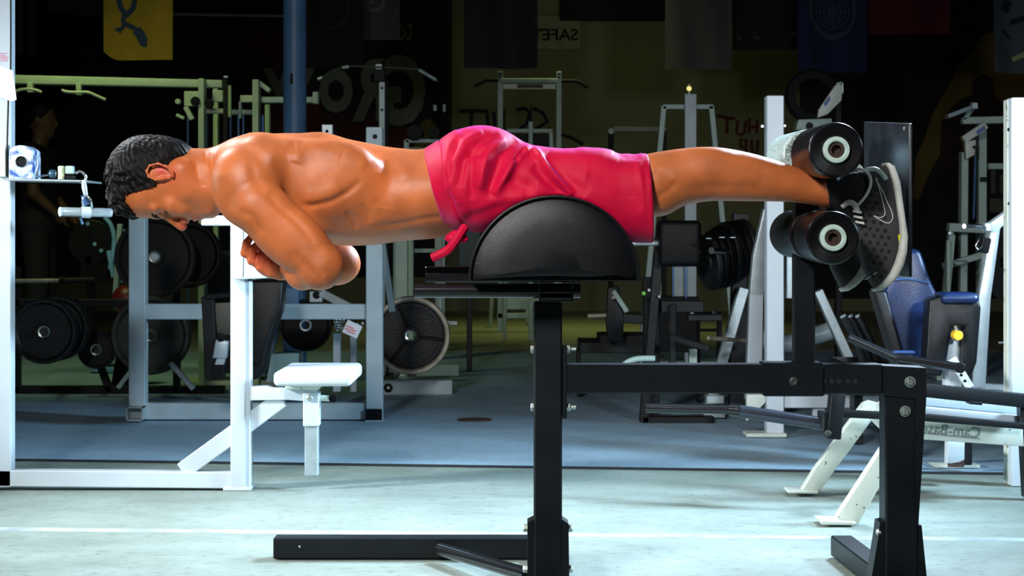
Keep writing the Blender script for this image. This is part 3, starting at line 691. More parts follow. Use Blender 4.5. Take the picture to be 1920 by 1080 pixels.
def skin_mat():
    m = mat('skin', (.53, .145, .042), .42, var=.22, vscale=14, spec=.42, sss=.08)
    nt = m.node_tree; N = nt.nodes; L = nt.links; b = N['Principled BSDF']
    src = b.inputs['Base Color'].links[0].from_socket
    at = N.new('ShaderNodeAttribute'); at.attribute_name = 'tint'; sp = N.new('ShaderNodeSeparateColor'); L.new(at.outputs['Color'], sp.inputs[0])
    m1 = N.new('ShaderNodeMix'); m1.data_type = 'RGBA'; L.new(sp.outputs[0], m1.inputs['Factor']); L.new(src, m1.inputs[6]); m1.inputs[7].default_value = (.60, .06, .05, 1)
    m2 = N.new('ShaderNodeMix'); m2.data_type = 'RGBA'; L.new(sp.outputs[1], m2.inputs['Factor']); L.new(m1.outputs[2], m2.inputs[6]); m2.inputs[7].default_value = (.22, .095, .05, 1)
    L.new(m2.outputs[2], b.inputs['Base Color'])
    tc = N.new('ShaderNodeTexCoord')
    v = N.new('ShaderNodeTexVoronoi'); v.inputs['Scale'].default_value = 620; L.new(tc.outputs['Object'], v.inputs['Vector'])
    n = N.new('ShaderNodeTexNoise'); n.inputs['Scale'].default_value = 45; n.inputs['Detail'].default_value = 8; L.new(tc.outputs['Object'], n.inputs['Vector'])
    b1 = N.new('ShaderNodeBump'); b1.inputs['Strength'].default_value = .3; b1.inputs['Distance'].default_value = .0008; L.new(v.outputs[0], b1.inputs['Height'])
    b2 = N.new('ShaderNodeBump'); b2.inputs['Strength'].default_value = .15; b2.inputs['Distance'].default_value = .002; L.new(n.outputs[0], b2.inputs['Height']); L.new(b1.outputs[0], b2.inputs['Normal'])
    L.new(b2.outputs[0], b.inputs['Normal'])
    rr = N.new('ShaderNodeMapRange'); rr.inputs[3].default_value = .36; rr.inputs[4].default_value = .58; n2 = N.new('ShaderNodeTexNoise'); n2.inputs['Scale'].default_value = 9
    L.new(tc.outputs['Object'], n2.inputs['Vector']); L.new(n2.outputs[0], rr.inputs[0]); L.new(rr.outputs[0], b.inputs['Roughness'])
    return m
M['skin'] = skin_mat()
body = mesh_obj('body', build_body(), M['skin'], man, True)

# hair: a displaced cap with locks
def build_hair():
    xs = np.arange(P(190, 0, 4).x, P(375, 0, 4).x, .0019); ys = np.arange(3.90, 4.10, .0022); zs = np.arange(.84, 1.06, .0019)
    f = Field(xs, ys, zs)
    f.ell(H(.037, -.013, 0), (.091, .091, .079), .01, R=HR)
    f.ell(H(.062, .040, 0), (.058, .045, .060), .02, R=HR)
    f.ell(H(-.01, -.055, 0), (.06, .045, .062), .02, R=HR)
    for sd in (-1, 1): f.cone(H(.045, .035, sd*.068), H(-.004, .014, sd*.0735), .010, .005, .012)
    # hairline: cut with half spaces in the head frame
    def cut(p, n): f.plane(H(*p), HU*n[0]+HF*n[1]+HS*n[2])
    X, Y, Z = f.grids((slice(None),)*3); dx, dy, dz = X-HC.x, Y-HC.y, Z-HC.z
    u = dx*HU.x+dz*HU.z+dy*0; fw = dx*HF.x+dz*HF.z+dy*0; s = np.abs(dy)+0*u
    lim = np.interp(np.broadcast_to(fw, np.broadcast(u, s).shape), [-.12, -.075, -.055, -.02, -.010, .002, .011, .020, .027, .034, .048, .066, .08, .1],
                    [-.068, -.066, -.050, -.012, .020, -.002, .002, .024, .044, .070, .070, .058, .052, .05])
    lim = lim+np.clip((.045-s)/.045, 0, 1)*np.clip((-fw-.03)/.04, 0, 1)*-.004
    f.F = np.maximum(f.F, (lim-u)*.8)
    h = f
    for sd in (-1, 1): h.ell(H(-.008, -.018, sd*.076), (.027, .019, .016), .006, 's', R=HR)
    V, Q = f.mesh('hair'); V = relax(V, Q, 2, .5); N = normals(V, Q)
    d = V-np.array(HC); u = d@HR[0]; fw = d@HR[1]; s = d@HR[2]
    ang = np.arctan2(s, fw+.0); r = np.hypot(u-.03, fw)
    top = np.clip((u-.03)/.06, 0, 1)*np.clip((fw+.06)/.08, 0, 1)
    w = np.sin(s*210+5*np.sin(fw*55)+3*np.sin(u*60))*np.sin(fw*95+u*70+3*np.sin(s*70))
    w2 = np.sin(s*520+4*np.sin(fw*130+u*90))+np.sin(u*480+fw*300+3*np.sin(s*160))
    rng = np.random.RandomState(3); fine = rng.rand(len(V))-.5
    V = V+N*(w*(.0007+.0042*top)+w2*(.0005+.0010*top)+fine*.0009)[:, None]
    return np_mesh('hair', V, Q)
M['hair'] = mat('dark_hair', (.004, .0035, .0035), .42, var=.5, vscale=90, bump=.6, bscale=420, spec=.12, stretch=(1, 2.5, 1))
hair = mesh_obj('hair', build_hair(), M['hair'], man, True)
# eyebrows and lashes
for sd in (-1, 1):
    bm = bmesh.new()
    for i in range(26):
        t = i/25; u0 = .0070-.004*(t-.5)**2*4; s0 = sd*(.012+.036*t); f0 = .0795-.019*t*t-.001
        tube(bm, [H(u0-.005+random.uniform(-.001, .001), f0+.003, s0), H(u0+.001, f0+.0045, s0+sd*.002), H(u0+.005, f0+.003, s0+sd*.006)], .0008, 5)
    obj('eyebrow', bm, M['hair'], body)['kind'] = 'stuff'
for sd in (-1, 1):
    bm = bmesh.new()
    tube(bm, smoothpts([H(-.0180, .0680, sd*.021), H(-.0195, .0705, sd*.032), H(-.0180, .0660, sd*.043)], 5), .0011, 6)
    obj('eyelash', bm, M['hair'], body)

# shorts
def build_shorts():
    xs = np.arange(P(785, 0, 3.9).x, P(1245, 0, 3.9).x+.01, .0030); ys = np.arange(3.76, 4.26, .0034); zs = np.arange(.76, 1.09, .0028)
    f = Field(xs, ys, zs)
    C = lambda a, b, ra, rb, k=.02, **q: f.cone(P(*a), P(*b), ra, rb, k, **q)
    E = lambda c, r, k=.02, rot=None: f.ell(P(*c), r, k, R=(rotY(rot) if rot is not None else None))
    C((805, 360, 4.0), (870, 345, 4.0), .092, .108, .02, sy=1.62)
    E((900, 330, 4.0), (.125, .185, .108), .03)
    for y in (3.905, 4.095):
        E((905, 312, y-.0 if y < 4 else y), (.10, .09, .088), .03)
        C((900, 350, y), (1000, 358, y), .098, .096, .03)
        C((1000, 357, y), (1110, 360, y), .092, .091, .02)
        C((1100, 359, y), (1240, 368, y), .091, .092, .02)
        C((1130, 395, y), (1240, 418, y), .052, .052, .03, sy=1.3)
    # waist and hem planes, hem sleeve hangs open
    a, b = P(797, 283, 4.0), P(842, 445, 4.0); n = Vector((-(a.z-b.z), 0, -(b.x-a.x))); f.plane(a, (n.x, 0, n.z))
    a, b = P(1214, 290, 3.9), P(1224, 455, 3.9); n = Vector((a.z-b.z, 0, (b.x-a.x))); f.plane(a, (n.x, 0, n.z))
    a = P(1224, 456, 3.9); f.plane(a, (0, 0, -1))
    # pad carved away
    c = P(1040, 522, 3.85); r = 157*3.80/F
    X, Y, Z = f.grids((slice(None),)*3)
    dp = np.sqrt((X-c.x)**2+(Z-c.z)**2)-r*.985+0*Y
    k = .012; A = f.F; h = np.maximum(k-np.abs(A+dp), 0)/k; f.F = np.maximum(A, -dp)+h*h*k*.25
    # open hem: hollow the sleeve around the leg end
    for y in (3.905, 4.095): 
        g = [(1195, 372, .088), (1250, 376, .088)]
        f.cone(P(1280, 372, y), P(1330, 376, y), .084, .084, .004, 's')
    V, Q = f.mesh('shorts'); V = relax(V, Q, 3, .5); N = normals(V, Q); px, py = pxy(V)
    nr = np.clip((4.0-V[:, 1])/.04, 0, 1)*.8+.2*(V[:, 2] > .9)
    hem = np.clip((1212-px)/10, 0, 1)
    L = [([(862, 246), (845, 275), (838, 315), (845, 370)], 9, .0045), ([(905, 246), (872, 268), (852, 305), (848, 350), (862, 385)], 8, .0065),
         ([(860, 262), (848, 300), (846, 340)], 6, -.003),
         ([(935, 252), (900, 262), (868, 300), (862, 350)], 9, -.0065),
         ([(950, 262), (915, 285), (905, 320), (900, 355)], 8, .0075), ([(930, 280), (885, 290), (882, 340), (885, 375)], 8, -.006),
         ([(968, 262), (940, 290), (928, 330), (915, 372)], 10, -.0085),
         ([(995, 274), (965, 300), (945, 332), (925, 365)], 8, .0095),
         ([(985, 282), (972, 292), (962, 306)], 5, -.009), ([(955, 330), (975, 345), (1005, 352)], 14, -.006),
         ([(1000, 278), (1015, 300), (1045, 335), (1075, 366)], 6, .011), ([(1000, 310), (1030, 340), (1060, 368)], 10, -.008),
         ([(1020, 290), (1060, 335), (1100, 365)], 14, -.006), ([(1030, 282), (1100, 300), (1160, 300)], 14, .003),
         ([(885, 398), (930, 380), (985, 368)], 10, .005), ([(865, 420), (910, 392), (960, 375)], 10, -.004),
         ([(1100, 330), (1160, 345), (1205, 390)], 18, -.004), ([(1195, 300), (1207, 360), (1214, 440)], 8, .003),
         ([(1150, 282), (1175, 292), (1200, 290)], 8, -.003), ([(1080, 281), (1110, 286), (1150, 284)], 10, .002)]
    V = groove(V, N, nr*hem*1.35, L)
    # waistband: raised band with a stitched seam
    band, _, t = seg_dist(px, py, [(797, 283), (806, 340), (822, 400), (845, 448)])
    V = V+N*(np.exp(-((band-33)/2.2)**2)*-.0028+np.clip((34-band)/4, 0, 1)*.0018)[:, None]
    g1 = np.sin(px*.11+py*.035)*np.clip((60-np.abs(band-40))/50, 0, 1)
    V = V+N*(g1*.0016)[:, None]
    V = relax(V, Q, 1, .4)
    return np_mesh('shorts', V, Q)
M['pink'] = mat('pink_nylon', (.56, .001, .036), .6, var=.08, vscale=20, bump=.25, bscale=900, spec=.22)
b_ = M['pink'].node_tree.nodes['Principled BSDF']; b_.inputs['Sheen Weight'].default_value = .35; b_.inputs['Sheen Tint'].default_value = (.8, .15, 1.0, 1); b_.inputs['Sheen Roughness'].default_value = .4
shorts = mesh_obj('shorts', build_shorts(), M['pink'], man, True)
# waist sash knot and hanging tie
bm = bmesh.new()
tube(bm, smoothpts([P(872, 425, 3.83), P(862, 440, 3.82), P(852, 455, 3.82), P(838, 470, 3.825), P(810, 484, 3.83)], 4), .01, 8, radii=None)
obj('waist_tie', bm, M['pink'], shorts)
bm = bmesh.new()
for (x, y, rr) in ((858, 442, .016), (848, 446, .014), (866, 448, .012)):
    t = bmesh.new(); bmesh.ops.create_icosphere(t, subdivisions=3, radius=rr); 
    for v in t.verts: v.co = P(x, y, 3.835)+Vector((v.co.x*1.2, v.co.y, v.co.z*.8))*(1+.1*math.sin(v.co.x*600)*math.sin(v.co.z*500))
    me = bpy.data.meshes.new('t'); t.to_mesh(me); t.free(); bm.from_mesh(me); bpy.data.meshes.remove(me)
obj('tie_knot', bm, M['pink'], shorts)

# socks and shoes
def build_sock(y, dx=0, dz=0):
    f = Field(np.arange(P(1530, 0, y).x, P(1670, 0, y).x, .003), np.arange(y-.08, y+.08, .003), np.arange(.72, 1.02, .003))
    f.cone(P(1545, 359, y), P(1600, 368, y), .0350, .036, .01, sy=.98); f.cone(P(1598, 352, y), P(1640, 345, y), .034, .032, .01, sy=.75); f.cone(P(1595, 375, y), P(1640, 440, y), .030, .03, .02, sy=.7)
    a, b = P(1557, 335, y), P(1543, 385, y); f.plane(P(1547, 360, y), (-1, 0, -.22))
    V, Q = f.mesh('sock'); V = relax(V, Q, 2); N = normals(V, Q); px, _ = pxy(V)
    V = V+N*(np.sin(px*.55)*.0007)[:, None]
    V = V+np.array([dx, 0, dz]); return np_mesh('sock', V, Q)
def shoe(y, dx=0, dz=0, far=False):
    off = Vector((dx, 0, dz)); root = None
    T = lambda x, z, yy=y: P(x, z, y)+Vector((0, yy-y, 0))+off
    # upper: stations heel->toe (front edge, sole edge, half width)
    st = [((1632, 314), (1662, 310), .022), ((1618, 322), (1667, 318), .030), ((1622, 340), (1671, 335), .034), ((1624, 358), (1675, 355), .035), ((1612, 376), (1679, 378), .037), ((1596, 392), (1682, 402), .040),
          ((1602, 412), (1684, 424), .044), ((1606, 436), (1684, 446), .048), ((1609, 460), (1682, 468), .050), ((1613, 482), (1677, 488), .050), ((1618, 502), (1669, 506), .048), ((1626, 520), (1660, 522), .042), ((1634, 534), (1650, 534), .030), ((1640, 541), (1643, 541), .012)]
    bm = bmesh.new(); rings = []; n = 28
    for (a, b, hw) in st:
        A = T(*a); B = T(*b); c = (A+B)/2; ax = (B-A)/2; ring = []
        for k in range(n):
            th = 2*math.pi*k/n; cx, sy = math.cos(th), math.sin(th)
            e = .55; X = math.copysign(abs(cx)**e, cx); Y = math.copysign(abs(sy)**e, sy)
            wdt = hw*(.82+.18*X)              # narrower towards the laces
            ring.append(bm.verts.new(c+ax*X+Vector((0, Y*wdt, 0))))
        rings.append(ring)
    for i in range(len(rings)-1):
        for k in range(n): bm.faces.new((rings[i][k], rings[i][(k+1) % n], rings[i+1][(k+1) % n], rings[i+1][k]))
    bm.faces.new(rings[0]); bm.faces.new(rings[-1])
    up = obj('shoe' , bm, M['shoe'], man, True, 60)
    # sole
    sl = [((1655, 306), (1664, 306), .026), ((1660, 316), (1674, 312), .032), ((1668, 345), (1684, 342), .036), ((1674, 380), (1688, 376), .038), ((1679, 415), (1692, 412), .044), ((1680, 445), (1696, 444), .050), ((1676, 470), (1694, 472), .053), ((1669, 492), (1688, 497), .053), ((1659, 512), (1677, 520), .050), ((1647, 528), (1662, 536), .042), ((1638, 538), (1649, 545), .028), ((1634, 542), (1638, 547), .010)]
    bm = bmesh.new(); rings = []; n = 20
    for (a, b, hw) in sl:
        A = T(*a); B = T(*b); c = (A+B)/2; ax = (B-A)/2; ring = []
        for k in range(n):
            th = 2*math.pi*k/n+.01; cx, sy = math.cos(th), math.sin(th); X = math.copysign(abs(cx)**.5, cx); Y = math.copysign(abs(sy)**.5, sy)
            ring.append(bm.verts.new(c+ax*X+Vector((0, Y*hw, 0))))
        rings.append(ring)
    for i in range(len(rings)-1):
        for k in range(n): bm.faces.new((rings[i][k], rings[i][(k+1) % n], rings[i+1][(k+1) % n], rings[i+1][k]))
    bm.faces.new(rings[0]); bm.faces.new(rings[-1])
    obj('sole', bm, M['sole'], up, True, 60)
    def side(x, z):                            # near side surface of the upper at px (x,z)
        best = None
        for i in range(len(st)-1):
            (a0, b0, h0), (a1, b1, h1) = st[i], st[i+1]
            za = (a0[1]+b0[1])/2; zb = (a1[1]+b1[1])/2
            if za <= z <= zb or (i == len(st)-2 and best is None):
                t = min(1, max(0, (z-za)/(zb-za))); L = a0[0]+(a1[0]-a0[0])*t; R = b0[0]+(b1[0]-b0[0])*t; hw = h0+(h1-h0)*t
                X = (2*(x-L)/(R-L)-1); X = max(-.99, min(.99, X)); th = abs(X)**(1/.55); s = math.sqrt(max(0, 1-th*th))**.55
                best = hw*(.82+.18*X)*s; break
        return best if best is not None else .03
    def S(x, z, lift=.001): return T(x, z, y-side(x, z)-lift)
    # collar lining and tongue edge
    bm = bmesh.new(); tube(bm, smoothpts([T(1598, 317, y-.020), T(1610, 318, y-.030), T(1621, 326, y-.036), T(1626, 338, y-.038), T(1624, 353, y-.039), T(1615, 370, y-.039), T(1604, 383, y-.038), T(1597, 392, y-.034)], 5), .0036, 8); obj('collar_trim', bm, M['lace'], up)
    bm = bmesh.new(); pts = [S(1622, 320, .000), S(1636, 318, .001), S(1648, 326, .001), S(1656, 338, .000)]; tube(bm, smoothpts(pts, 4), .006, 8); obj('heel_tab', bm, M['sage'], up)
    bm = bmesh.new(); tube(bm, smoothpts([T(1576, 387, y-.022), T(1586, 380, y-.032), T(1596, 384, y-.036), T(1602, 396, y-.036)], 4), .0065, 8); obj('tongue', bm, M['lace'], up)
    bm = bmesh.new()
    for (x, z) in ((1601, 398), (1603, 408), (1606, 418)): tube(bm, [T(x-6, z-2, y-.030), T(x, z, y-.042), T(x+7, z+1, y-.044)], .0028, 8)
    obj('lace', bm, M['lace'], up)
    if not far:
        # perforated side panel
        bm = bmesh.new()
        for r in range(14):
            for c in range(5):
                x = 1612+c*13.5+(r % 2)*6.7; z = 352+r*12.5+c*2
                L = np.interp(z, [350, 400, 450, 500], [1624, 1610, 1611, 1622]); R = np.interp(z, [350, 380, 400, 450, 500], [1640, 1642, 1652, 1662, 1656])
                if x < L or x > R: continue
                p = S(x, z, -.0008); lathe(bm, p, (0, -1, 0), [(.0046, -.004), (.0046, .0015), (.003, .0022), (0, .0016)], 8)
        h = obj('perforation', bm, M['shoeh'], up); h['kind'] = 'stuff'
        sw = [(1637, 336), (1648, 356), (1656, 376), (1664, 394), (1667, 408), (1662, 417), (1654, 418), (1643, 412), (1632, 405), (1638, 410)]
        sw2 = [(1638, 334), (1645, 360), (1650, 382), (1653, 398), (1650, 406), (1642, 408), (1634, 405)]
        bm = bmesh.new(); tube(bm, smoothpts([S(x, z, .0012) for x, z in sw[:9]], 4), .0011, 6); tube(bm, smoothpts([S(x, z, .0012) for x, z in sw2], 4), .0011, 6); obj('side_emblem', bm, M['lace'], up)
        bm = bmesh.new(); tube(bm, [S(1620, 524, .001), S(1630, 516, .001), S(1640, 508, .001)], .0012, 6); obj('toe_stitch', bm, M['lace'], up)
        bm = bmesh.new(); tube(bm, [S(1679, 440, .001), S(1680, 455, .001)], .003, 6); obj('accent_tab', bm, M['yellow'], up)
    return up
sockn = mesh_obj('sock', build_sock(3.9), M['sock'], man, True)
sockf = mesh_obj('sock', build_sock(4.1, (-.02)), M['sock'], man, True)
shoe(3.9); shoe(4.1, -.075, -.0, True)
# ------------------------------------------------------------ hyperextension bench
ghd = thing('hyperextension_bench', 'black steel hyperextension bench with half-round pad and foam ankle rollers', 'exercise bench', (P(1027, 0, 4).x, 4.0, 0))
YF = 3.965; K = M['black']
def gp(name, m=K, parent=None):
    def run(fn):
        bm = bmesh.new(); fn(bm); return obj(name, bm, m, parent or ghd)
    return run
xa, xb = P(1001, 0, YF).x, P(1054, 0, YF).x
bm = bmesh.new(); box(bm, xa, xb, YF, YF+.066, .006, P(0, 566, YF).z, .004); front_post = obj('front_post', bm, K, ghd)
bm = bmesh.new(); pbox(bm, 1055, 650, 1063, 785, YF+.004, .058, .001); fpl = obj('mounting_plate', bm, K, ghd)
for y in (656, 765):
    p = P(1001, y, YF); p.y += .02; q = P(1063, y, YF); q.y += .02
    bm = bmesh.new(); hexbolt(bm, p, (-1, 0, 0), .010, .007); obj('bolt_head', bm, M['zinc'], front_post)
    bm = bmesh.new(); hexbolt(bm, q, (1, 0, 0), .010, .009); lathe(bm, q+EX*.009, (1, 0, 0), [(.005, 0), (.005, .012), (0, .012)], 10); obj('bolt', bm, M['zinc'], fpl)
za, zb = P(0, 684, YF).z, P(0, 738, YF).z
bm = bmesh.new(); box(bm, P(1063, 0, YF).x, P(1656, 0, YF).x, YF, YF+.066, zb, za, .003); beam = obj('main_beam', bm, K, ghd)
bm = bmesh.new(); box(bm, P(1431, 0, YF).x, P(1545, 0, YF).x, YF-.005, YF+.072, zb-.006, za+.004, .003); slv = obj('slide_sleeve', bm, K, ghd)
bm = bmesh.new(); lathe(bm, P(1488, 715, YF-.005), (0, -1, 0), [(0, .0), (.010, 0), (.010, .003), (.006, .005), (0, .003)], 20); obj('locking_pin', bm, M['irong'], slv)
for x in (1545, 1560, 1573, 1590, 1604):
    bm = bmesh.new(); lathe(bm, P(x, 715, YF-.0005), (0, -1, 0), [(.0045, 0), (.0045, .0008), (.0028, .001), (.0028, -.002), (0, -.002)], 14); obj('adjust_hole', bm, M['irong'], beam)
bm = bmesh.new(); box(bm, P(1492, 0, YF).x, P(1530, 0, YF).x, YF+.008, YF+.058, za, P(0, 290, YF).z, .003); rp = obj('roller_post', bm, K, ghd)
bm = bmesh.new(); box(bm, P(1660, 0, YF).x, P(1722, 0, YF).x, YF, YF+.07, .006, P(0, 741, YF).z, .004); rear = obj('rear_post', bm, K, ghd)
bm = bmesh.new(); pprism(bm, [(1656, 686), (1737, 690), (1737, 745), (1722, 985), (1716, 985), (1716, 748), (1656, 742)], YF-.004, .076); obj('corner_bracket', bm, K, rear)
for x, y in ((1706, 716), (1697, 771)):
    bm = bmesh.new(); lathe(bm, P(x, y, YF-.004), (0, -1, 0), [(0, 0), (.0125, 0), (.0125, .002), (.009, .002)], 24); hexbolt(bm, P(x, y, YF-.006), (0, -1, 0), .0085, .007); obj('bolt', bm, M['zinc'], rear)
    bm = bmesh.new(); 
    bm.free()
# gussets at the feet
for poly in ([(1001, 974), (989, 980), (989, 1120), (1001, 1120)], [(1054, 974), (1066, 982), (1068, 1120), (1054, 1120)]):
    bm = bmesh.new(); pprism(bm, poly, YF+.004, .058); obj('gusset', bm, K, front_post)
for x, y, s_ in ((989, 993, -1), (989, 1070, -1), (1066, 993, 1), (1066, 1069, 1)):
    bm = bmesh.new(); p = P(x, y, YF); p.y += .02; hexbolt(bm, p, (s_, 0, 0), .009, .010); obj('bolt', bm, M['zinc'], front_post)
for poly in ([(1660, 978), (1650, 980), (1648, 1000), (1634, 1084), (1632, 1125), (1660, 1125)], [(1722, 985), (1728, 985), (1738, 1084), (1742, 1125), (1722, 1125)]):
    bm = bmesh.new(); pprism(bm, poly, YF+.004, .058); obj('gusset', bm, K, rear)
bm = bmesh.new(); p = P(1653, 999, YF); p.y += .01; hexbolt(bm, p, (-1, 0, 0), .008, .010); obj('bolt', bm, M['zinc'], rear)
# base
xr = P(1690, 0, YF).x
bm = bmesh.new(); bar(bm, (xr+.01, 3.45, .030), (xr-.035, 4.50, .030), .055, .052, .003); obj('rear_foot', bm, K, ghd)
x1 = P(1027, 0, YF).x
bm = bmesh.new(); bar(bm, (x1, 3.45, .030), (x1, 4.55, .030), .06, .052, .003); obj('front_foot', bm, K, ghd)
for y in (4.46, 3.50):
    bm = bmesh.new(); xx = P(512, 0, 4.46).x; box(bm, xx, x1-.03, y, y+.055, .003, .056, .003); rl = obj('floor_rail', bm, K, ghd)
    bm = bmesh.new(); lathe(bm, (P(562, 1022, 4.46).x, y, .034), (0, -1, 0), [(0, 0), (.003, 0), (.002, .001), (0, .001)], 8); obj('rivet', bm, M['zinc'], rl)
bm = bmesh.new(); tube(bm, [P(826, 1030, 4.44), P(990, 1078, 4.05)], .0165, 16); obj('floor_brace', bm, M['blackg'], ghd)
# slide tubes and collar
bm = bmesh.new(); ptube(bm, [(778, 545, 3.93), (1088, 545, 3.93)], 13.5, 20); obj('slide_tube', bm, M['blackg'], ghd)
bm = bmesh.new(); pbox(bm, 797, 514, 1090, 529, 4.00, .10, .002); obj('slide_plate', bm, M['blackg'], ghd)
bm = bmesh.new(); pbox(bm, 797, 500, 1120, 514, 4.12, .04, .002); obj('slide_plate', bm, M['blackg'], ghd)
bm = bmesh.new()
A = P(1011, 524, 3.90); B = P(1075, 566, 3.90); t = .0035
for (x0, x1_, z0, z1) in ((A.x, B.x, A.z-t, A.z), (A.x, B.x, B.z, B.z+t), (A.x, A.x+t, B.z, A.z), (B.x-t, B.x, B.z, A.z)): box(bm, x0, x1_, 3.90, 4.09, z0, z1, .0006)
me_c = obj('square_collar', bm, mat('worn_steel_highlight', (.09, .10, .12), .3, metal=.7), ghd)  # worn steel, lightened so its colour carries the edge highlights
# half-round pads
def half_pad(y0, y1):
    cx, cz, R = P(1040, 524, 3.80).x, P(1040, 524, 3.80).z, 158*3.80/F
    outer = [(cx+R*math.cos(a), cz+R*.985*math.sin(a)) for a in [math.pi*k/48 for k in range(49)]]
    base = [(cx-R*.985, cz-.004), (cx-R*.5, cz+.002), (cx, cz+.004), (cx+R*.5, cz+.002), (cx+R*.99, cz+.008)]
    bm = bmesh.new(); ns = 8
    ring = outer+base[:]
    pts = outer[:]
    # rows along Y with bulging end faces
    prof = [(y0+.006, .965), (y0, .985), (y0-.001, 1.0), (y0+.012, 1.0), (y1-.012, 1.0), (y1+.001, 1.0), (y1, .985)]
    rows = []
    n = len(ring)
    for (y, s) in prof: rows.append([bm.verts.new((cx+(x-cx)*s, y, cz+.03+(z-cz-.03)*s)) for x, z in ring])
    for i in range(len(rows)-1):
        for k in range(n): bm.faces.new((rows[i][k], rows[i][(k+1) % n], rows[i+1][(k+1) % n], rows[i+1][k]))
    for row, yy, sgn in ((rows[0], y0, -1), (rows[-1], y1, 1)):
        prev = row
        for s, dy in ((.85, -.002), (.6, -.006), (.3, -.009)):
            cur = [bm.verts.new((cx+(v.co.x-cx)*s/(.965 if sgn < 0 else .985), yy+sgn*(-dy)*1.0 if False else yy+sgn*(abs(dy)), cz+.03+(v.co.z-cz-.03)*s/(.965 if sgn < 0 else .985))) for v in row]
            for k in range(n): bm.faces.new((prev[k], prev[(k+1) % n], cur[(k+1) % n], cur[k]))
            prev = cur
        bm.faces.new(prev)
    pad = obj('pad', bm, M['vinyl'], ghd, True, 50)
    for y in (y0+.0, y1-.0):
        bm = bmesh.new(); tube(bm, [Vector((cx+(x-cx)*1.004, y, z)) for x, z in outer], .0032, 8); obj('piping', bm, M['vinyl'], pad)
    return pad
half_pad(3.795, 3.975); half_pad(4.03, 4.21)
bm = bmesh.new(); pbox(bm, 880, 519, 1200, 527, 3.82, .36, .002); obj('pad_board', bm, K, ghd)
# rollers
def roller(cx_px, cz_px, y0, y1, r, tilt, m, end=True, name='foam_roller', lab=None):
    A = P(cx_px, cz_px, 3.72); ax = Vector((0, 1, tilt)).normalized(); o = Vector((A.x, 3.72, A.z)); c0 = o+ax*(y0-3.72); L = y1-y0
    bm = bmesh.new(); lathe(bm, c0, ax, [(.028, .004), (r*.90, 0), (r*.97, .003), (r, .010), (r, L-.010), (r*.97, L-.003), (r*.9, L), (.02, L)], 48); ro = obj(name, bm, m, ghd, True, 40)
    if lab: ro['label'] = lab
    if end:
        bm = bmesh.new(); lathe(bm, c0-ax*.001, ax, [(.0175, -.004), (.020, -.006), (.027, -.005), (.0285, -.001), (.0285, .004), (.0175, .004), (.0175, -.004)], 40); obj('end_ring', bm, M['pinkrim'], ro)
        bm = bmesh.new(); lathe(bm, c0, ax, [(.0172, .002), (.0172, -.001), (.0105, -.001), (.0100, .012), (0, .012)], 32); obj('bore', bm, M['rust'], ro)
    return ro
M['foam'] = mat('black_foam', (.0045, .0045, .006), .30, var=.3, bump=.15, bscale=60, spec=.35)
M['tape'] = mat('silver_tape', (.40, .54, .54), .45, metal=.1, var=.75, vscale=140, bump=1.0, bscale=260, stretch=(1, 4, 1))
roller(1568, 281, 3.72, 3.965, .0585, .012, M['foam']); roller(1568, 281, 4.08, 4.34, .0585, .016, M['tape'], False, lab='roller wrapped in worn silver tape')
roller(1562, 446, 3.72, 3.90, .0565, .014, M['foam']); roller(1562, 446, 3.945, 4.26, .0565, .016, M['foam'], False)
for (x, z) in ((1568, 281), (1562, 446)):
    A = P(x, z, 3.72); bm = bmesh.new(); tube(bm, [(A.x, 3.735, A.z), (A.x, 4.25, A.z+.008)], .0095, 12); obj('axle', bm, M['blackg'], ghd)
    bm = bmesh.new(); box(bm, P(1500, 0, 4).x, A.x+.02, 3.975, 4.02, A.z-.02, A.z+.02, .003); obj('axle_bracket', bm, K, ghd)
# foot plate
xp = P(1703, 0, 3.9).x
bm = bmesh.new(); z1 = P(0, 231, 3.9).z; z0 = P(0, 520, 3.9).z
rounded_box(bm, Vector((xp+.005, 4.15, (z0+z1)/2)), EX, EY, EZ, .008, .50, z1-z0, .0035, 2); [setattr(v,'co',v.co+Vector((0,0,.035))) for v in bm.verts if v.co.y > 4.3 and v.co.z > .8]; fp = obj('foot_plate', bm, mat('black_plate', (.016, .020, .028), .3, var=.5, vscale=10, spec=.6), ghd)
bm = bmesh.new(); bar(bm, (P(1500, 0, 4).x, 4.30, P(0, 420, 4).z), (xp, 4.30, P(0, 420, 4).z), .05, .04); obj('plate_arm', bm, K, ghd)
bm = bmesh.new(); bar(bm, (P(1512, 0, 4).x, 4.0, P(0, 420, 4).z), (P(1512, 0, 4).x, 4.32, P(0, 420, 4).z), .04, .04); obj('plate_arm', bm, K, ghd)
bm = bmesh.new(); hexbolt(bm, Vector((xp-.0, 3.93, z1-.01)), (-1, 0, 0), .005, .004); obj('screw', bm, M['zinc'], fp)
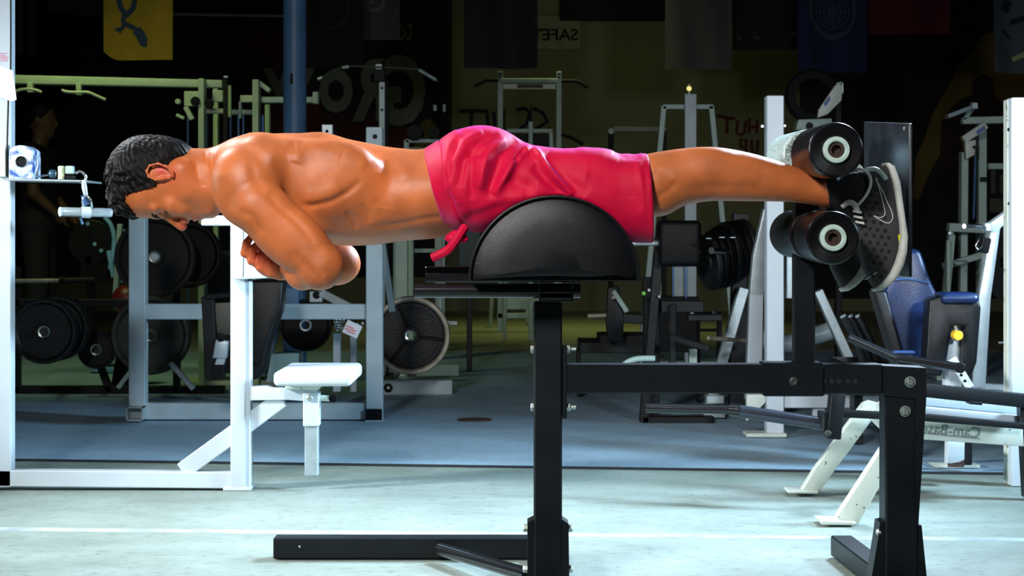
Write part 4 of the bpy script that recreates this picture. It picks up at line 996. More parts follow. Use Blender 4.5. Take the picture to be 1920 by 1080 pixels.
# ------------------------------------------------------------ equipment helpers
def G(Y): return YH+F*CH/Y
def T(name, label, cat, px, Y, items, group=None, z=0.0):
    r = thing(name, label, cat, (P(px, 0, Y).x, Y, z), group); named = {}
    for it in items: add(r, it, named)
    return r
def add(r, it, named=None):
    kind, nm, m = it[0], it[1], it[2]; a = it[3:]; par = r
    if '>' in nm: pn, nm = nm.split('>'); par = named[pn]
    bm = bmesh.new(); ang = 35
    if kind == 'bar': x0, y0, x1, y1, w, Y, d = a[:7]; pbar(bm, x0, y0, x1, y1, w, Y, d, a[7] if len(a) > 7 else None)
    elif kind == 'box': x0, y0, x1, y1, Y, d = a[:6]; pbox(bm, x0, y0, x1, y1, Y, d, a[6] if len(a) > 6 else .003)
    elif kind == 'tube': ptube(bm, a[0], a[1], 12)
    elif kind == 'ctube':
        q = smoothpts([P(*p) for p in a[0]], 6); tube(bm, q, a[1]*a[0][0][2]/F, 12)
    elif kind == 'prism': pprism(bm, a[0], a[1], a[2], a[3] if len(a) > 3 else 0)
    elif kind == 'disc':
        x, y, Y, r1, d = a[:5]; R = r1*Y/F; p = P(x, y, Y)
        lathe(bm, p, (0, 1, 0), [(0, 0), (R*.93, 0), (R, R*.05), (R, d), (0, d)], 36)
    elif kind == 'bolt':
        x, y, Y, rp = a[:4]; hexbolt(bm, P(x, y, Y), (0, -1, 0), rp*Y/F, .008)
    elif kind == 'hollow':          # open tube end facing the camera
        x0, y0, x1, y1, Y, d, t = a
        A, B = P(x0, y0, Y), P(x1, y1, Y)
        for (u0, u1, v0, v1) in ((A.x, B.x, A.z-t, A.z), (A.x, B.x, B.z, B.z+t), (A.x, A.x+t, B.z, A.z), (B.x-t, B.x, B.z, A.z)): box(bm, u0, u1, Y, Y+d, v0, v1, .0005)
    elif kind == 'rbox':
        x0, y0, x1, y1, Y, d, rr = a[:7]; A, B = P(x0, y0, Y), P(x1, y1, Y)
        rounded_box(bm, Vector(((A.x+B.x)/2, Y+d/2, (A.z+B.z)/2)), EX, EY, EZ, abs(B.x-A.x), d, abs(A.z-B.z), rr, 4)
    o = obj(nm, bm, m, par, True, ang)
    if named is not None: named[nm] = o
    return o
w, c_, g_, s_, k_ = M['white'], M['cream'], M['grey'], M['sage'], M['black']

# ---- white cable machine with seat, front left
Y0 = 5.67
bolt = M['zinc']
cm = T('cable_machine', 'white steel cable machine with a small white seat, front left', 'gym machine', 440, Y0, [
    ('bar', 'upright', w, 6, -160, 6, 914, 29, Y0, .05),
    ('bar', 'base_tube', w, -20, 897, 433, 901, 31, Y0, .05),
    ('prism', 'post', w, [(432, 405), (459, 405), (459, 916), (432, 919)], Y0-.01, .07, .003),
    ('box', 'post_side', w, 458, 527, 469, 919, Y0+.0, .06),
    ('box', 'post_foot', w, 418, 914, 470, 921, Y0-.012, .09),
    ('bar', 'brace', w, 341, 884, 528, 748, 33, Y0+.012, .04),
    ('prism', 'seat_arm', w, [(459, 726), (500, 724), (512, 728), (595, 729), (596, 755), (568, 752), (540, 750), (459, 751)], Y0+.0, .05, .002),
    ('box', 'adjust_sleeve', w, 568, 735, 598, 800, Y0-.004, .058),
    ('box', 'inner_tube', M['galv'], 571, 795, 596, 893, Y0+.004, .04),
    ('bolt', 'bolt', bolt, 581, 746, Y0-.004, 6.5),
    ('tube', 'pop_pin', M['cream'], [(598, 746, Y0+.02), (620, 747, Y0+.02)], 5.5),
    ('disc', 'pop_knob', M['rubber'], 624, 747, Y0+.01, 8, .02),
    ('box', 'pad_arm', w, 377, 404, 436, 423, Y0+.0, .05),
    ('box', 'seat_bracket', M['cream'], 535, 722, 600, 730, Y0-.02, .10),
])
sp = bmesh.new(); A = P(512, 697, 5.52); B = P(659, 725, 5.52)
rounded_box(sp, Vector(((A.x+B.x)/2, 5.52+.20, (A.z+B.z)/2)), EX, EY, EZ, B.x-A.x, .40, A.z-B.z, .016, 4); obj('seat_pad', sp, M['vinylw'], cm)
bm = bmesh.new()
foot = [(434, 5.56), (452, 5.52), (458, 5.535), (538, 5.80), (538, 5.88), (436, 5.88)]
pts = [(P(x, 0, y).x, y) for x, y in foot]; z0, z1 = P(0, 523, 5.6).z, P(0, 421, 5.6).z
t = bmesh.new(); a = [t.verts.new((x, y, z0)) for x, y in pts]; b = [t.verts.new((x, y, z1)) for x, y in pts]
t.faces.new(a[::-1]); t.faces.new(b)
for i in range(len(a)): t.faces.new((a[i], a[(i+1) % len(a)], b[(i+1) % len(a)], b[i]))
bmesh.ops.recalc_face_normals(t, faces=t.faces); bmesh.ops.bevel(t, geom=t.edges[:], offset=.014, segments=3, profile=.5, affect='EDGES', clamp_overlap=True)
me = bpy.data.meshes.new('t'); t.to_mesh(me); t.free(); bm.from_mesh(me); chest = obj('chest_pad', bm, M['vinylw'], cm)
bm = bmesh.new(); tube(bm, smoothpts([P(456, 425, 5.515), P(457, 470, 5.512), P(456, 520, 5.515)], 4), .0015, 6); obj('seam', bm, M['rubber'], chest)
# shelf on the upright, with the pulley hardware
for it in [('prism', 'shelf', M['galv'], [(4, 334), (160, 338), (161, 341), (4, 338)], 5.60, .22, 0),
           ('box', 'shelf_bracket', M['cream'], -6, 270, 11, 332, 5.655, .02), ('bar', 'channel', M['rubber'], 13, 282, 13, 331, 6, 5.655, .02)]: add(cm, it)
tag(add(cm, ('ctube', 'pull_cable', M['rubber'], [(20, -120, 5.645), (20, 120, 5.645), (16, 180, 5.645), (13, 290, 5.65)], 1.6)), None)
paper = bmesh.new(); pprism(paper, [(-2, 122), (9, 128), (24, 132), (31, 187), (20, 190), (-2, 180)], 5.64, .001)
tag(obj('paper_sheet', paper, mat('paper', (.72, .75, .78), .8), None), 'torn white paper sheet taped to the white upright, left edge', 'paper')
bm = bmesh.new()
for i in range(7): tube(bm, [P(0+random.uniform(-3, 3), 100+i*2.2, 5.668), P(13+random.uniform(-3, 3), 101+i*2.2+random.uniform(-2, 2), 5.668)], .0009, 5)
tag(obj('marker_scribble', bm, mat('pink_marker', (.7, .25, .4), .6), cm), None, None, None, 'stuff')
# things on the shelf
r = T('speckled_box', 'blue and white speckled box with round black hole, on the machine shelf', 'box', 40, 5.62, [], z=P(0, 334, 5.62).z)
mb = mat('blue_white_speckle', (.30, .48, .80), .35, var=.9, vscale=34)
rp_ = mb.node_tree.nodes['Color Ramp'] if 'Color Ramp' in mb.node_tree.nodes else [n for n in mb.node_tree.nodes if n.type == 'VALTORGB'][0]
rp_.color_ramp.elements[0].color = (.03, .08, .35, 1); rp_.color_ramp.elements[1].color = (.62, .74, .88, 1); rp_.color_ramp.elements[0].position = .38; rp_.color_ramp.elements[1].position = .55
add(r, ('prism', 'body', mb, [(16, 335), (16, 281), (22, 276), (34, 272), (46, 273), (57, 279), (61, 283), (61, 336)], 5.62, .10, .004))
bm = bmesh.new(); lathe(bm, P(39, 303, 5.617), (0, 1, 0), [(0, .0), (.013, 0), (.016, -.003), (.0175, 0), (.0175, .006)], 28); obj('round_opening', bm, M['rubber'], r)
bm = bmesh.new(); tube(bm, smoothpts([P(63, 290, 5.63), P(70, 297, 5.63), P(71, 310, 5.63), P(68, 322, 5.63), P(66, 332, 5.63)], 4), .0022, 8); tag(obj('wire_loop', bm, M['galv']), 'thin bent wire loop beside the speckled box', 'wire')
bm = bmesh.new(); t = bmesh.new(); bmesh.ops.create_uvsphere(t, u_segments=24, v_segments=14, radius=.0155)
for v in t.verts: v.co = P(99, 326, 5.66)+v.co
me = bpy.data.meshes.new('t'); t.to_mesh(me); t.free(); bm.from_mesh(me)
r = thing('ball_knob', 'small dark blue ball knob with a metal stem on the shelf', 'knob', (P(99, 0, 5.66).x, 5.66, P(0, 335, 5.66).z)); obj('ball', bm, mat('dark_blue_gloss', (.02, .06, .10), .2, spec=.7), r)
bm = bmesh.new(); tube(bm, [P(68, 332, 5.66), P(90, 328, 5.66)], .003, 8); obj('stem', bm, M['chrome'], r)
bm = bmesh.new(); p = P(115, 336, 5.66); lathe(bm, p, (0, 0, 1), [(.0, 0), (.010, 0), (.0105, .002), (.0105, .038), (.009, .042), (0, .042)], 20); tag(obj('tape_roll', bm, mat('pale_yellow', (.55, .62, .36), .5)), 'pale yellow upright roll standing on the machine shelf', 'roll')
r = T('small_jar', 'small pale jar on a black base beside the yellow roll', 'jar', 129, 5.66, [('box', 'base', M['rubber'], 123, 328, 139, 336, 5.65, .03), ('box', 'lid', M['sage'], 122, 311, 137, 326, 5.65, .025, .003)], z=P(0, 337, 5.66).z)
# hook and handle
hk = thing('pull_handle', 'light grey straight pull handle hanging from a chrome hook under the shelf', 'handle', (P(160, 0, 5.62).x, 5.62, P(0, 398, 5.62).z))
bm = bmesh.new(); tube(bm, smoothpts([P(142, 325, 5.6), P(149, 321, 5.6), P(157, 325, 5.6), P(161, 333, 5.6), P(158, 341, 5.6), P(150, 342, 5.6)], 5), .0042, 10); obj('hook', bm, M['chrome'], hk)
bm = bmesh.new(); tube(bm, [P(157, 338, 5.6), P(158, 350, 5.6), P(161, 366, 5.6)], .007, 12, radii=[.006, .009, .007]); obj('swivel', bm, M['galv'], hk)
bm = bmesh.new(); tube(bm, smoothpts([P(156, 386, 5.61), P(155, 374, 5.6), P(162, 367, 5.6), P(170, 376, 5.6), P(172, 388, 5.61)], 4), .0042, 8); obj('shackle', bm, M['chrome'], hk)
bm = bmesh.new(); tube(bm, [P(157, 366, 5.605), P(163, 384, 5.605)], .010, 12); obj('clip', bm, mat('dark_blue_clip', (.02, .06, .16), .3), hk)
bm = bmesh.new(); a, b = P(113, 397, 5.60), P(210, 399, 5.66); tube(bm, [a, a.lerp(b, .03), a.lerp(b, .97), b], .0145, 24, radii=[.0125, .0145, .0145, .0125]); hb = obj('grip_tube', bm, M['galv'], hk)
bm = bmesh.new(); tube(bm, [P(112, 397, 5.598), P(116, 397, 5.602)], .0148, 24); obj('end_cap', bm, M['grey'], hb)
bm = bmesh.new(); tube(bm, [P(153, 398, 5.625), P(170, 398.5, 5.635)], .0185, 24); obj('collar', bm, M['white'], hk)
bm = bmesh.new(); tube(bm, [P(150, 408, 5.63), P(155, 420, 5.64)], .004, 8); obj('cord_end', bm, M['bluep'], hk)

# ---- grey frame machine behind the seat
Y1 = 7.78
gm = T('plate_loaded_machine', 'grey blue steel plate-loaded machine with black lean pad, behind the man', 'gym machine', 470, Y1, [
    ('box', 'upright', g_, 241, 404, 272, G(Y1)-2, Y1, .07), ('upright' and 'box', 'upright_cap', M['cream'], 240, 399, 273, 407, Y1-.002, .075),
    ('hollow', 'foot_tube', g_, 236, 763, 268, 790, Y1-.06, .06, .006),
    ('box', 'right_upright', g_, 686, 238, 717, G(Y1)-2, Y1, .07),
    ('box', 'rubber_foot', M['rubber'], 686, 767, 716, 789, Y1-.01, .08),
    ('box', 'foot_lip', g_, 684, 788, 718, 792, Y1-.012, .09),
    ('box', 'cross_tube', g_, 272, 570, 686, 599, Y1+.01, .05),
    ('box', 'base_tube', g_, 272, 756, 686, 787, Y1+.01, .06),
    ('disc', 'upright_hole', M['rubber'], 703, 256, Y1-.004, 4.5, .004),
    ('bar', 'rear_brace', g_, 600, 548, 700, 600, 15, Y1+.15, .05),
    ('bar', 'rear_leg', g_, 716, 452, 735, 585, 12, Y1+.5, .04),
    ('bar', 'rear_strut', g_, 716, 432, 690, 472, 9, Y1+.5, .03),
    ('box', 'rear_column', M['sage'], 737, 440, 764, G(10.2), 10.2, .08),
    ('box', 'long_foot', M['grey'], 718, 713, 848, G(9.07), 9.07, .07),
    ('box', 'long_foot', M['sage'], 780, 684, 860, 705, 9.9, .07),
    ('bolt', 'end_bolt', M['rubber'], 728, 727, 9.06, 9), ('bolt', 'end_bolt', M['zinc'], 728, 727, 9.05, 3.5),
    ('bar', 'inner_post', g_, 631, 625, 631, 735, 14, 8.2, .05), ('bar', 'inner_post', g_, 662, 628, 662, 735, 12, 8.5, .05),
    ('prism', 'weight_housing', M['sage'], [(508, 664), (560, 662), (560, 715), (498, 718)], 8.0, .16, .005),
    ('bar', 'storage_peg', M['chrome'], 810, 603, 858, 606, 9, 9.4, .03), ('bar', 'storage_peg', M['galv'], 783, 578, 800, 590, 16, 9.6, .04),
    ('prism', 'side_plate', mat('dull_plate', (.12, .13, .11), .5, var=.2), [(401, 568), (432, 567), (432, 628), (408, 627)], 7.4, .01, .001),
    ('bar', 'pad_frame', M['black'], 388, 556, 396, 712, 22, 7.35, .05), ('bar', 'pad_frame', M['blackg'], 384, 556, 436, 553, 9, 7.33, .05),
    ('prism', 'clamp', M['galv'], [(404, 636), (428, 640), (424, 672), (398, 672)], 7.3, .05, .004), ('box', 'clamp_foot', M['rubber'], 397, 684, 420, 710, 7.3, .05),
    ('bar', 'clamp_stem', M['galv'], 415, 668, 408, 690, 16, 7.31, .04), ('bolt', 'clamp_knob', M['rubber'], 414, 632, 7.3, 9),
    ('bar', 'floor_strut', M['galv'], 318, 680, 362, 730, 10, 8.6, .03), ('bar', 'floor_strut', M['sage'], 246, 694, 220, 728, 8, 8.6, .03),
    ('bar', 'blue_strut', M['bluep'], 516, 618, 505, 660, 13, 8.2, .04),
    ('box', 'rear_panel', M['bluep'], 512, 540, 560, 572, 8.25, .05),
    ('box', 'bearing_plate', M['galv'], 580, 546, 604, 567, 8.1, .03), ('disc', 'bearing', M['rubber'], 593, 553, 8.09, 7, .02),
    ('box', 'rear_box', M['galv'], 603, 233, 624, 270, 8.9, .06), ('disc', 'box_hole', M['rubber'], 613, 246, 8.895, 3, .005),
])
bm = bmesh.new()
rb = [(470, 525), (532, 525), (528, 580), (506, 640), (496, 690), (488, 708), (476, 713), (458, 712), (452, 640), (455, 560)]
pprism(bm, rb, 7.3, .12, .02); obj('lean_pad', bm, M['vinyl'], gm)
bm = bmesh.new(); tube(bm, smoothpts([P(462, 690, 7.29), P(478, 686, 7.29), P(490, 676, 7.29), P(500, 640, 7.29), P(516, 590, 7.29)], 5), .003, 6); obj('pad_piping', bm, M['blackg'], gm)
# tag and chain
r = T('padlock_tag', 'small white padlock tag with red print hanging below the grey tube', 'tag', 660, 7.7, [('bar', 'plate', mat('tag_white', (.62, .64, .68), .5), 646, 611, 674, 624, 26, 7.68, .012)], z=P(0, 640, 7.7).z)
for i, (y, l) in enumerate(((612, 14), (617, 22), (622, 16))): add(r, ('bar', 'red_print', mat('red_print', (.7, .15, .2), .6), 656-l/2+i, y-1.5, 656+l/2+i, y+4, 2, 7.677, .002))
bm = bmesh.new()
for i in range(9):
    x, y = 627+i*2.2+random.uniform(-2, 2), 602+(i % 4)*5; q = P(x, y, 7.7); tube(bm, [q+Vector((.006*math.cos(a), .003*math.sin(a*2), .008*math.sin(a))) for a in [k*math.pi/5 for k in range(11)]], .0018, 6, False)
o = obj('chain', bm, M['chrome'], r); o['kind'] = 'stuff'
for x, y in ((670, 608), (680, 606)): add(r, ('bolt', 'ring', M['chrome'], x, y, 7.7, 3))

# weight plates: every plate a thing
def plate(label, x, y, Y, rp, m, d=.035, hub=None, rimm=None, spokes=0, grp=None, bore=.026, ax=(0, 1, 0)):
    R = rp*Y/F; p = P(x, y, Y); r = thing('weight_plate', label, 'weight plate', (p.x, Y, p.z-R), grp)
    bm = bmesh.new(); rec = .010
    lathe(bm, p, ax, [(bore, rec), (bore, 0), (R*.22, 0), (R*.24, rec), (R*.82, rec), (R*.85, rec*.6), (R*.86, d-.004), (bore, d-.004), (bore, rec)], 56); b = obj('disc', bm, m, r, True, 30)
    bm = bmesh.new(); lathe(bm, p, ax, [(R*.85, rec*.8), (R*.87, .001), (R*.9, -.003), (R*.975, -.003), (R, .004), (R, d-.004), (R*.97, d), (R*.86, d)], 64); obj('rim', bm, rimm or m, r, True, 30)
    bm = bmesh.new(); lathe(bm, p-Vector(ax)*.001, ax, [(bore*.75, -.003), (bore*1.05, -.005), (bore*1.15, 0), (bore*1.1, .01), (bore*.75, .01), (bore*.75, -.003)], 28); obj('bore_ring', bm, hub or M['zinc'], r, True, 30)
    for k in range(spokes):
        a = math.radians(-8+120*k); q = p+Vector((math.cos(a), 0, math.sin(a)))*R*.23; q2 = p+Vector((math.cos(a), 0, math.sin(a)))*R*.86; q.y = q2.y = Y+.008; bm = bmesh.new(); bar(bm, q, q2, R*.085, .014, .003); obj('spoke', bm, M['rubber'], r)
    if spokes:
        bm = bmesh.new()
        for k in range(26):
            a = math.radians(-75+k*5.0+(40 if k > 13 else 0)); q = p+Vector((math.cos(a), 0, math.sin(a)))*R*.72; q.y = Y+.0085
            tx = Vector((-math.sin(a), 0, math.cos(a))); hull_box(bm, q, tx, EY, Vector((math.cos(a), 0, math.sin(a))), .009*random.uniform(.6, 1.2), .004, .018*random.uniform(.6, 1), .001)
        o = obj('raised_lettering', bm, m, r); o['kind'] = 'stuff'
    return r
plate('spoked iron weight plate with pale worn rim, right of the grey upright', 770, 629, 8.8, 74, M['iron'], .04, M['chrome'], M['rim'], 3)
plate('plain black weight plate behind the white seat, hanging below the grey tube', 573, 610, 8.3, 49, M['rubber'], .03, M['galv'])
plate('big dark grey weight plate high behind the left grey upright', 290, 482, 8.8, 76, mat('slate_iron', (.016, .016, .017), .5, spec=.2), .04)
plate('black weight plate overlapping right of the dark grey one, below the face', 352, 478, 9.0, 62, M['rubber'], .05)
plate('large dusty green-grey weight plate standing low behind the left grey upright', 282, 629, 8.75, 74, M['irong'], .05)
plate('small dark weight plate standing between the big black and green-grey ones', 180, 656, 8.9, 36, M['iron'], .05)
plate('large black weight plate standing low at far left, front one of two', 82, 622, 8.45, 61, M['iron'], .04)
plate('large black weight plate at far left, behind the front black one', 104, 616, 8.62, 61, M['iron'], .06)
T('plate_rack', 'low black steel plate rack holding the weight plates, left', 'rack', 180, 9.1, [
    ('bar', 'top_rail', M['black'], 20, 568, 330, 568, 14, 9.12, .05), ('bar', 'base_rail', M['black'], 20, G(9.1)-8, 420, G(9.1)-8, 14, 9.12, .06),
    ('bar', 'post', M['black'], 140, 560, 205, G(9.1)-2, 12, 9.12, .05), ('bar', 'post', M['black'], 30, 500, 30, G(9.1)-2, 12, 9.12, .05), ('bar', 'post', M['black'], 330, 440, 330, G(9.1)-2, 12, 9.12, .05),
    ('tube', 'peg', M['black'], [(104, 616, 9.15), (82, 622, 8.4)], 7), ('tube', 'peg', M['black'], [(282, 629, 9.15), (282, 629, 8.72)], 7), ('tube', 'peg', M['black'], [(180, 656, 9.15), (180, 656, 8.88)], 6),
    ('tube', 'peg', M['galv'], [(352, 478, 9.15), (352, 478, 8.98)], 7), ('tube', 'peg', M['galv'], [(290, 482, 9.15), (290, 482, 8.78)], 7)])
bm = bmesh.new(); ptube(bm, [(8, 527, 9.0), (112, 526, 9.0)], 4.2, 12); r = thing('barbell', 'pale bare barbell lying across behind the white upright, left', 'barbell', P(60, 527, 9.0)); obj('bar_shaft', bm, M['rim'], r)
bm = bmesh.new(); ptube(bm, [(112, 526, 9.0), (122, 526, 9.0)], 8, 16); obj('collar', bm, M['rubber'], r)
bm = bmesh.new(); ptube(bm, [(122, 526, 9.0), (178, 525, 9.0)], 6, 16); obj('sleeve', bm, M['iron'], r)

# exercise bike, blue daylight painted into its colour, far left
bl = M['lightblue'] = mat('daylight_blue_tint', (.16, .36, .62), .35, var=.2)  # blue of the daylight painted into the bike's colour
T('exercise_bike', 'dark exercise bike with daylight-tinted blue curved shroud, seen between plates', 'exercise bike', 190, 10.6, [
    ('ctube', 'shroud_rim', bl, [(196, 408, 10.5), (208, 422, 10.5), (214, 446, 10.5), (212, 478, 10.5), (205, 505, 10.5)], 4.5),
    ('disc', 'flywheel', M['rubber'], 170, 455, 10.5, 44, .05),
    ('bar', 'seat_post', bl, 203, 470, 212, 520, 8, 10.48, .05), ('bar', 'frame_tube', M['sage'], 224, 420, 215, 556, 9, 10.3, .05),
    ('bar', 'base_tube', bl, 168, G(10.5)-6, 238, G(10.5)-6, 9, 10.45, .06), ('bar', 'front_leg', M['rubber'], 165, 480, 175, G(10.5)-4, 14, 10.5, .05),
    ('bar', 'side_rail', bl, 232, 430, 230, 530, 8, 10.6, .04), ('bar', 'step', bl, 218, 490, 238, 490, 5, 10.6, .04), ('bar', 'step', bl, 216, 512, 238, 512, 5, 10.6, .04), ('bar', 'step', bl, 218, 468, 238, 468, 5, 10.6, .04), ('bar', 'step', bl, 220, 446, 238, 446, 5, 10.6, .04),
    ('bolt', 'bolt', M['lightblue'], 165, 420, 10.46, 4), ('bolt', 'bolt', bl, 178, 458, 10.46, 4), ('bolt', 'bolt', bl, 190, 470, 10.46, 4), ('box', 'crank_cover', M['rubber'], 150, 495, 200, 530, 10.45, .08)])
bm = bmesh.new(); pprism(bm, [(165, 541), (238, 534), (238, 556), (176, 556)], 12.5, .02)
bm.free()
bm = bmesh.new(); box(bm, P(165, 0, 13.5).x, P(240, 0, 13.5).x, 13.2, 15.5, 0, .04, .01); tag(obj('floor_mat', bm, mat('blue_mat', (.02, .08, .35), .5)), 'blue exercise mat on the far floor at left', 'mat')
bm = bmesh.new(); t = bmesh.new(); bmesh.ops.create_uvsphere(t, u_segments=24, v_segments=14, radius=.085)
for v in t.verts: v.co = P(239, 562, 9.6)+v.co
me = bpy.data.meshes.new('t'); t.to_mesh(me); t.free(); bm.from_mesh(me); r = thing('red_ball', 'small dark red bag behind the left grey upright', 'sphere', (P(239, 0, 9.6).x, 9.6, 0)); obj('ball_body', bm, mat('dark_red_vinyl', (.12, .008, .012), .4), r)  # built as a small red ball on a stand
bm = bmesh.new(); q = P(239, 600, 9.6); tube(bm, [(q.x, 9.6, .0), (q.x, 9.6, P(0, 582, 9.6).z)], .02, 12, radii=[.09, .02]); obj('stand', bm, M['rubber'], r)

# ---- cream lat machine, greenish lamp light in its paint colour, upper left
gr = M['green']; Yg_ = 9.6
def rods(xs, y0, y1, Y): return [('bar', 'guide_rod', M['rodblue'], x, y0, x, y1, 3.2, Y, .012) for x in xs]
M['rodblue'] = mat('blue_steel_rod', (.08, .18, .38), .25, metal=.6)
T('multi_station', 'green-tinted cream multi-station pulley frame with overhead beam, upper left', 'gym machine', 420, Yg_, [
    ('prism', 'overhead_beam', gr, [(12, 140), (416, 150), (416, 164), (300, 162), (12, 156)], Yg_, .08, .003),
    ('bar', 'hanger', gr, 56, 154, 56, 173, 11, Yg_-.01, .05), ('bar', 'hanger', gr, 147, 156, 147, 178, 10, Yg_-.01, .05),
    ('bar', 'upright', gr, 377, 147, 377, G(Yg_)-1, 11, Yg_-.09, .08), ('bar', 'upright', gr, 404, 164, 404, G(10.0)-1, 9, 10.0, .06),
    ('bar', 'upright', gr, 479, 149, 479, G(Yg_)-1, 12, Yg_-.09, .08), ('bar', 'upright', gr, 501, 196, 501, G(10)-1, 9, 10.0, .06), ('bar', 'upright', M['matblack'], 422, 142, 422, 330, 8, Yg_-.1, .03),
    ('bar', 'cap', M['white'], 419, 144, 427, 144, 4, Yg_-.11, .03),
    ('bar', 'rail', gr, 380, 208, 420, 208, 9, Yg_, .05), ('bar', 'rail', M['sage'], 424, 210, 476, 210, 9, Yg_+.05, .05), ('bar', 'rail', gr, 345, 185, 378, 185, 28, Yg_, .03), ('bar', 'rail', gr, 398, 180, 418, 180, 22, Yg_, .03),
    ('bar', 'arm', gr, 450, 185, 475, 185, 13, Yg_, .06), ('bar', 'arm', gr, 483, 154, 505, 170, 9, Yg_-.05, .05), ('bar', 'arm', M['sage'], 490, 187, 590, 187, 11, Yg_+.1, .05),
    ('box', 'end_plate', M['cream'], 586, 172, 597, 194, Yg_+.08, .06), ('bar', 'pulley_bracket', gr, 347, 200, 360, 224, 9, Yg_-.1, .03), ('disc', 'pulley', M['rubber'], 366, 190, Yg_-.1, 9, .03), ('disc', 'pulley', M['rubber'], 392, 193, Yg_-.1, 8, .03), ('disc', 'pulley', gr, 333, 190, Yg_-.1, 5, .03),
    ('bar', 'sleeve', gr, 430, 160, 430, 220, 6, Yg_, .03), ('bar', 'sleeve', M['sage'], 450, 190, 450, 222, 5, Yg_, .03), ('bar', 'link', gr, 330, 215, 345, 222, 6, Yg_-.1, .02),
] + rods((352, 388, 432, 447, 456, 488, 493), 215, 640, Yg_+.02) + [('box', 'weight_stack', M['iron'], 384, 470, 500, 700, Yg_+.03, .12), ('bar', 'base_rail', gr, 340, G(Yg_)-5, 520, G(Yg_)-5, 9, Yg_, .3)])
M['barpale'] = mat('pale_green_chrome', (.55, .62, .45), .3, metal=.5)
for lab, pts in (('curved pulldown bar hanging under the green beam, partly behind the white upright', [(20, 174, Yg_-.05), (40, 168, Yg_-.05), (56, 167, Yg_-.05), (68, 169, Yg_-.05), (78, 173, Yg_-.05)]), ('pulldown bar with one bent end hanging second from left under the green beam', [(116, 169, Yg_-.05), (126, 172, Yg_-.05), (147, 173, Yg_-.05), (165, 173, Yg_-.05), (182, 180, Yg_-.05), (198, 187, Yg_-.05)])):
    bm = bmesh.new(); tube(bm, smoothpts([P(*p) for p in pts], 5), .0085, 10); r = thing('pulldown_bar', lab, 'pulldown bar', P(*pts[2]), 'pulldown bars on the green beam'); obj('bar_shaft', bm, M['barpale'], r)

# ---- slim pole station with a wide bar
T('lat_tower', 'slim grey lat tower with black head plate, in front of the mural', 'gym machine', 716, 9.9, [
    ('bar', 'column', g_, 716, 152, 716, G(9.9)-1, 11, 9.9, .06), ('box', 'column_strip', M['rubber'], 724, 150, 728, G(9.9)-1, 9.91, .04), ('box', 'head', M['rubber'], 700, 131, 722, 153, 9.88, .08), ('box', 'head_cap', M['cream'], 704, 120, 716, 130, 9.88, .05),
    ('bolt', 'bolt', M['rubber'], 716, 165, 9.9, 2.5), ('bolt', 'bolt', M['rubber'], 716, 206, 9.9, 2.5), ('box', 'base', M['black'], 690, G(9.9)-6, 742, G(9.9)-1, 9.7, .4)])
bm = bmesh.new(); tube(bm, smoothpts([P(596, 149, 9.9), P(620, 138, 9.9), P(648, 125, 9.9), P(705, 126, 9.88), P(784, 130, 9.9), P(800, 139, 9.9), P(822, 153, 9.9)], 5), .0055, 10)
r = thing('lat_bar', 'wide thin lat bar with bent ends resting on the lat tower head', 'lat bar', P(710, 128, 9.9)); obj('bar_shaft', bm, M['irong'], r)
for a, b in (((596, 149, 9.89), (604, 145, 9.89)), ((642, 127, 9.89), (654, 125, 9.89)), ((786, 131, 9.89), (818, 150, 9.89))): bm = bmesh.new(); ptube(bm, [a, b], 3.2, 10); obj('grip', bm, M['galv'], r)
T('wall_switch_box', 'pair of small pale metal boxes on the dark wall pilaster', 'box', 826, 18.8, [('box', 'left_box', M['galv'], 812, 196, 819, 208, 18.8, .05), ('box', 'right_box', M['galv'], 830, 195, 836, 210, 18.8, .05)], z=P(0, 210, 18.8).z)
T('cable_crossover', 'dim grey low frame with black rollers, left of the pink shorts', 'gym machine', 790, 12.5, [('bar', 'top_rail', M['grey'], 760, 264, 835, 264, 7, 12.5, .06), ('bar', 'post', M['grey'], 762, 262, 762, G(12.5)-1, 10, 12.5, .06), ('bar', 'post', M['grey'], 830, 262, 830, G(12.5)-1, 8, 12.5, .06), ('disc', 'roller', M['rubber'], 777, 248, 12.45, 15, .3), ('disc', 'roller', M['rubber'], 813, 248, 12.45, 12, .3), ('bar', 'shin_bar', M['sage'], 765, 278, 828, 278, 3, 12.5, .04)])
# second machine dim behind the waist (green grey posts)
T('squat_stand', 'dim sage green squat stand behind the waist of the man', 'rack', 760, 11.4, [('bar', 'post', M['sage'], 766, 380, 766, G(11.4)-1, 18, 11.4, .07), ('bar', 'post', M['grey'], 822, 420, 822, G(11.4)-1, 14, 11.6, .07), ('bar', 'cross_bar', M['sage'], 760, 470, 826, 470, 8, 11.5, .05), ('box', 'back_panel', mat('slate_panel', (.03, .045, .055), .6), 860, 400, 900, 520, 10.6, .04), ('bar', 'panel_leg', M['black'], 880, 510, 880, G(10.6)-1, 10, 10.6, .04)])

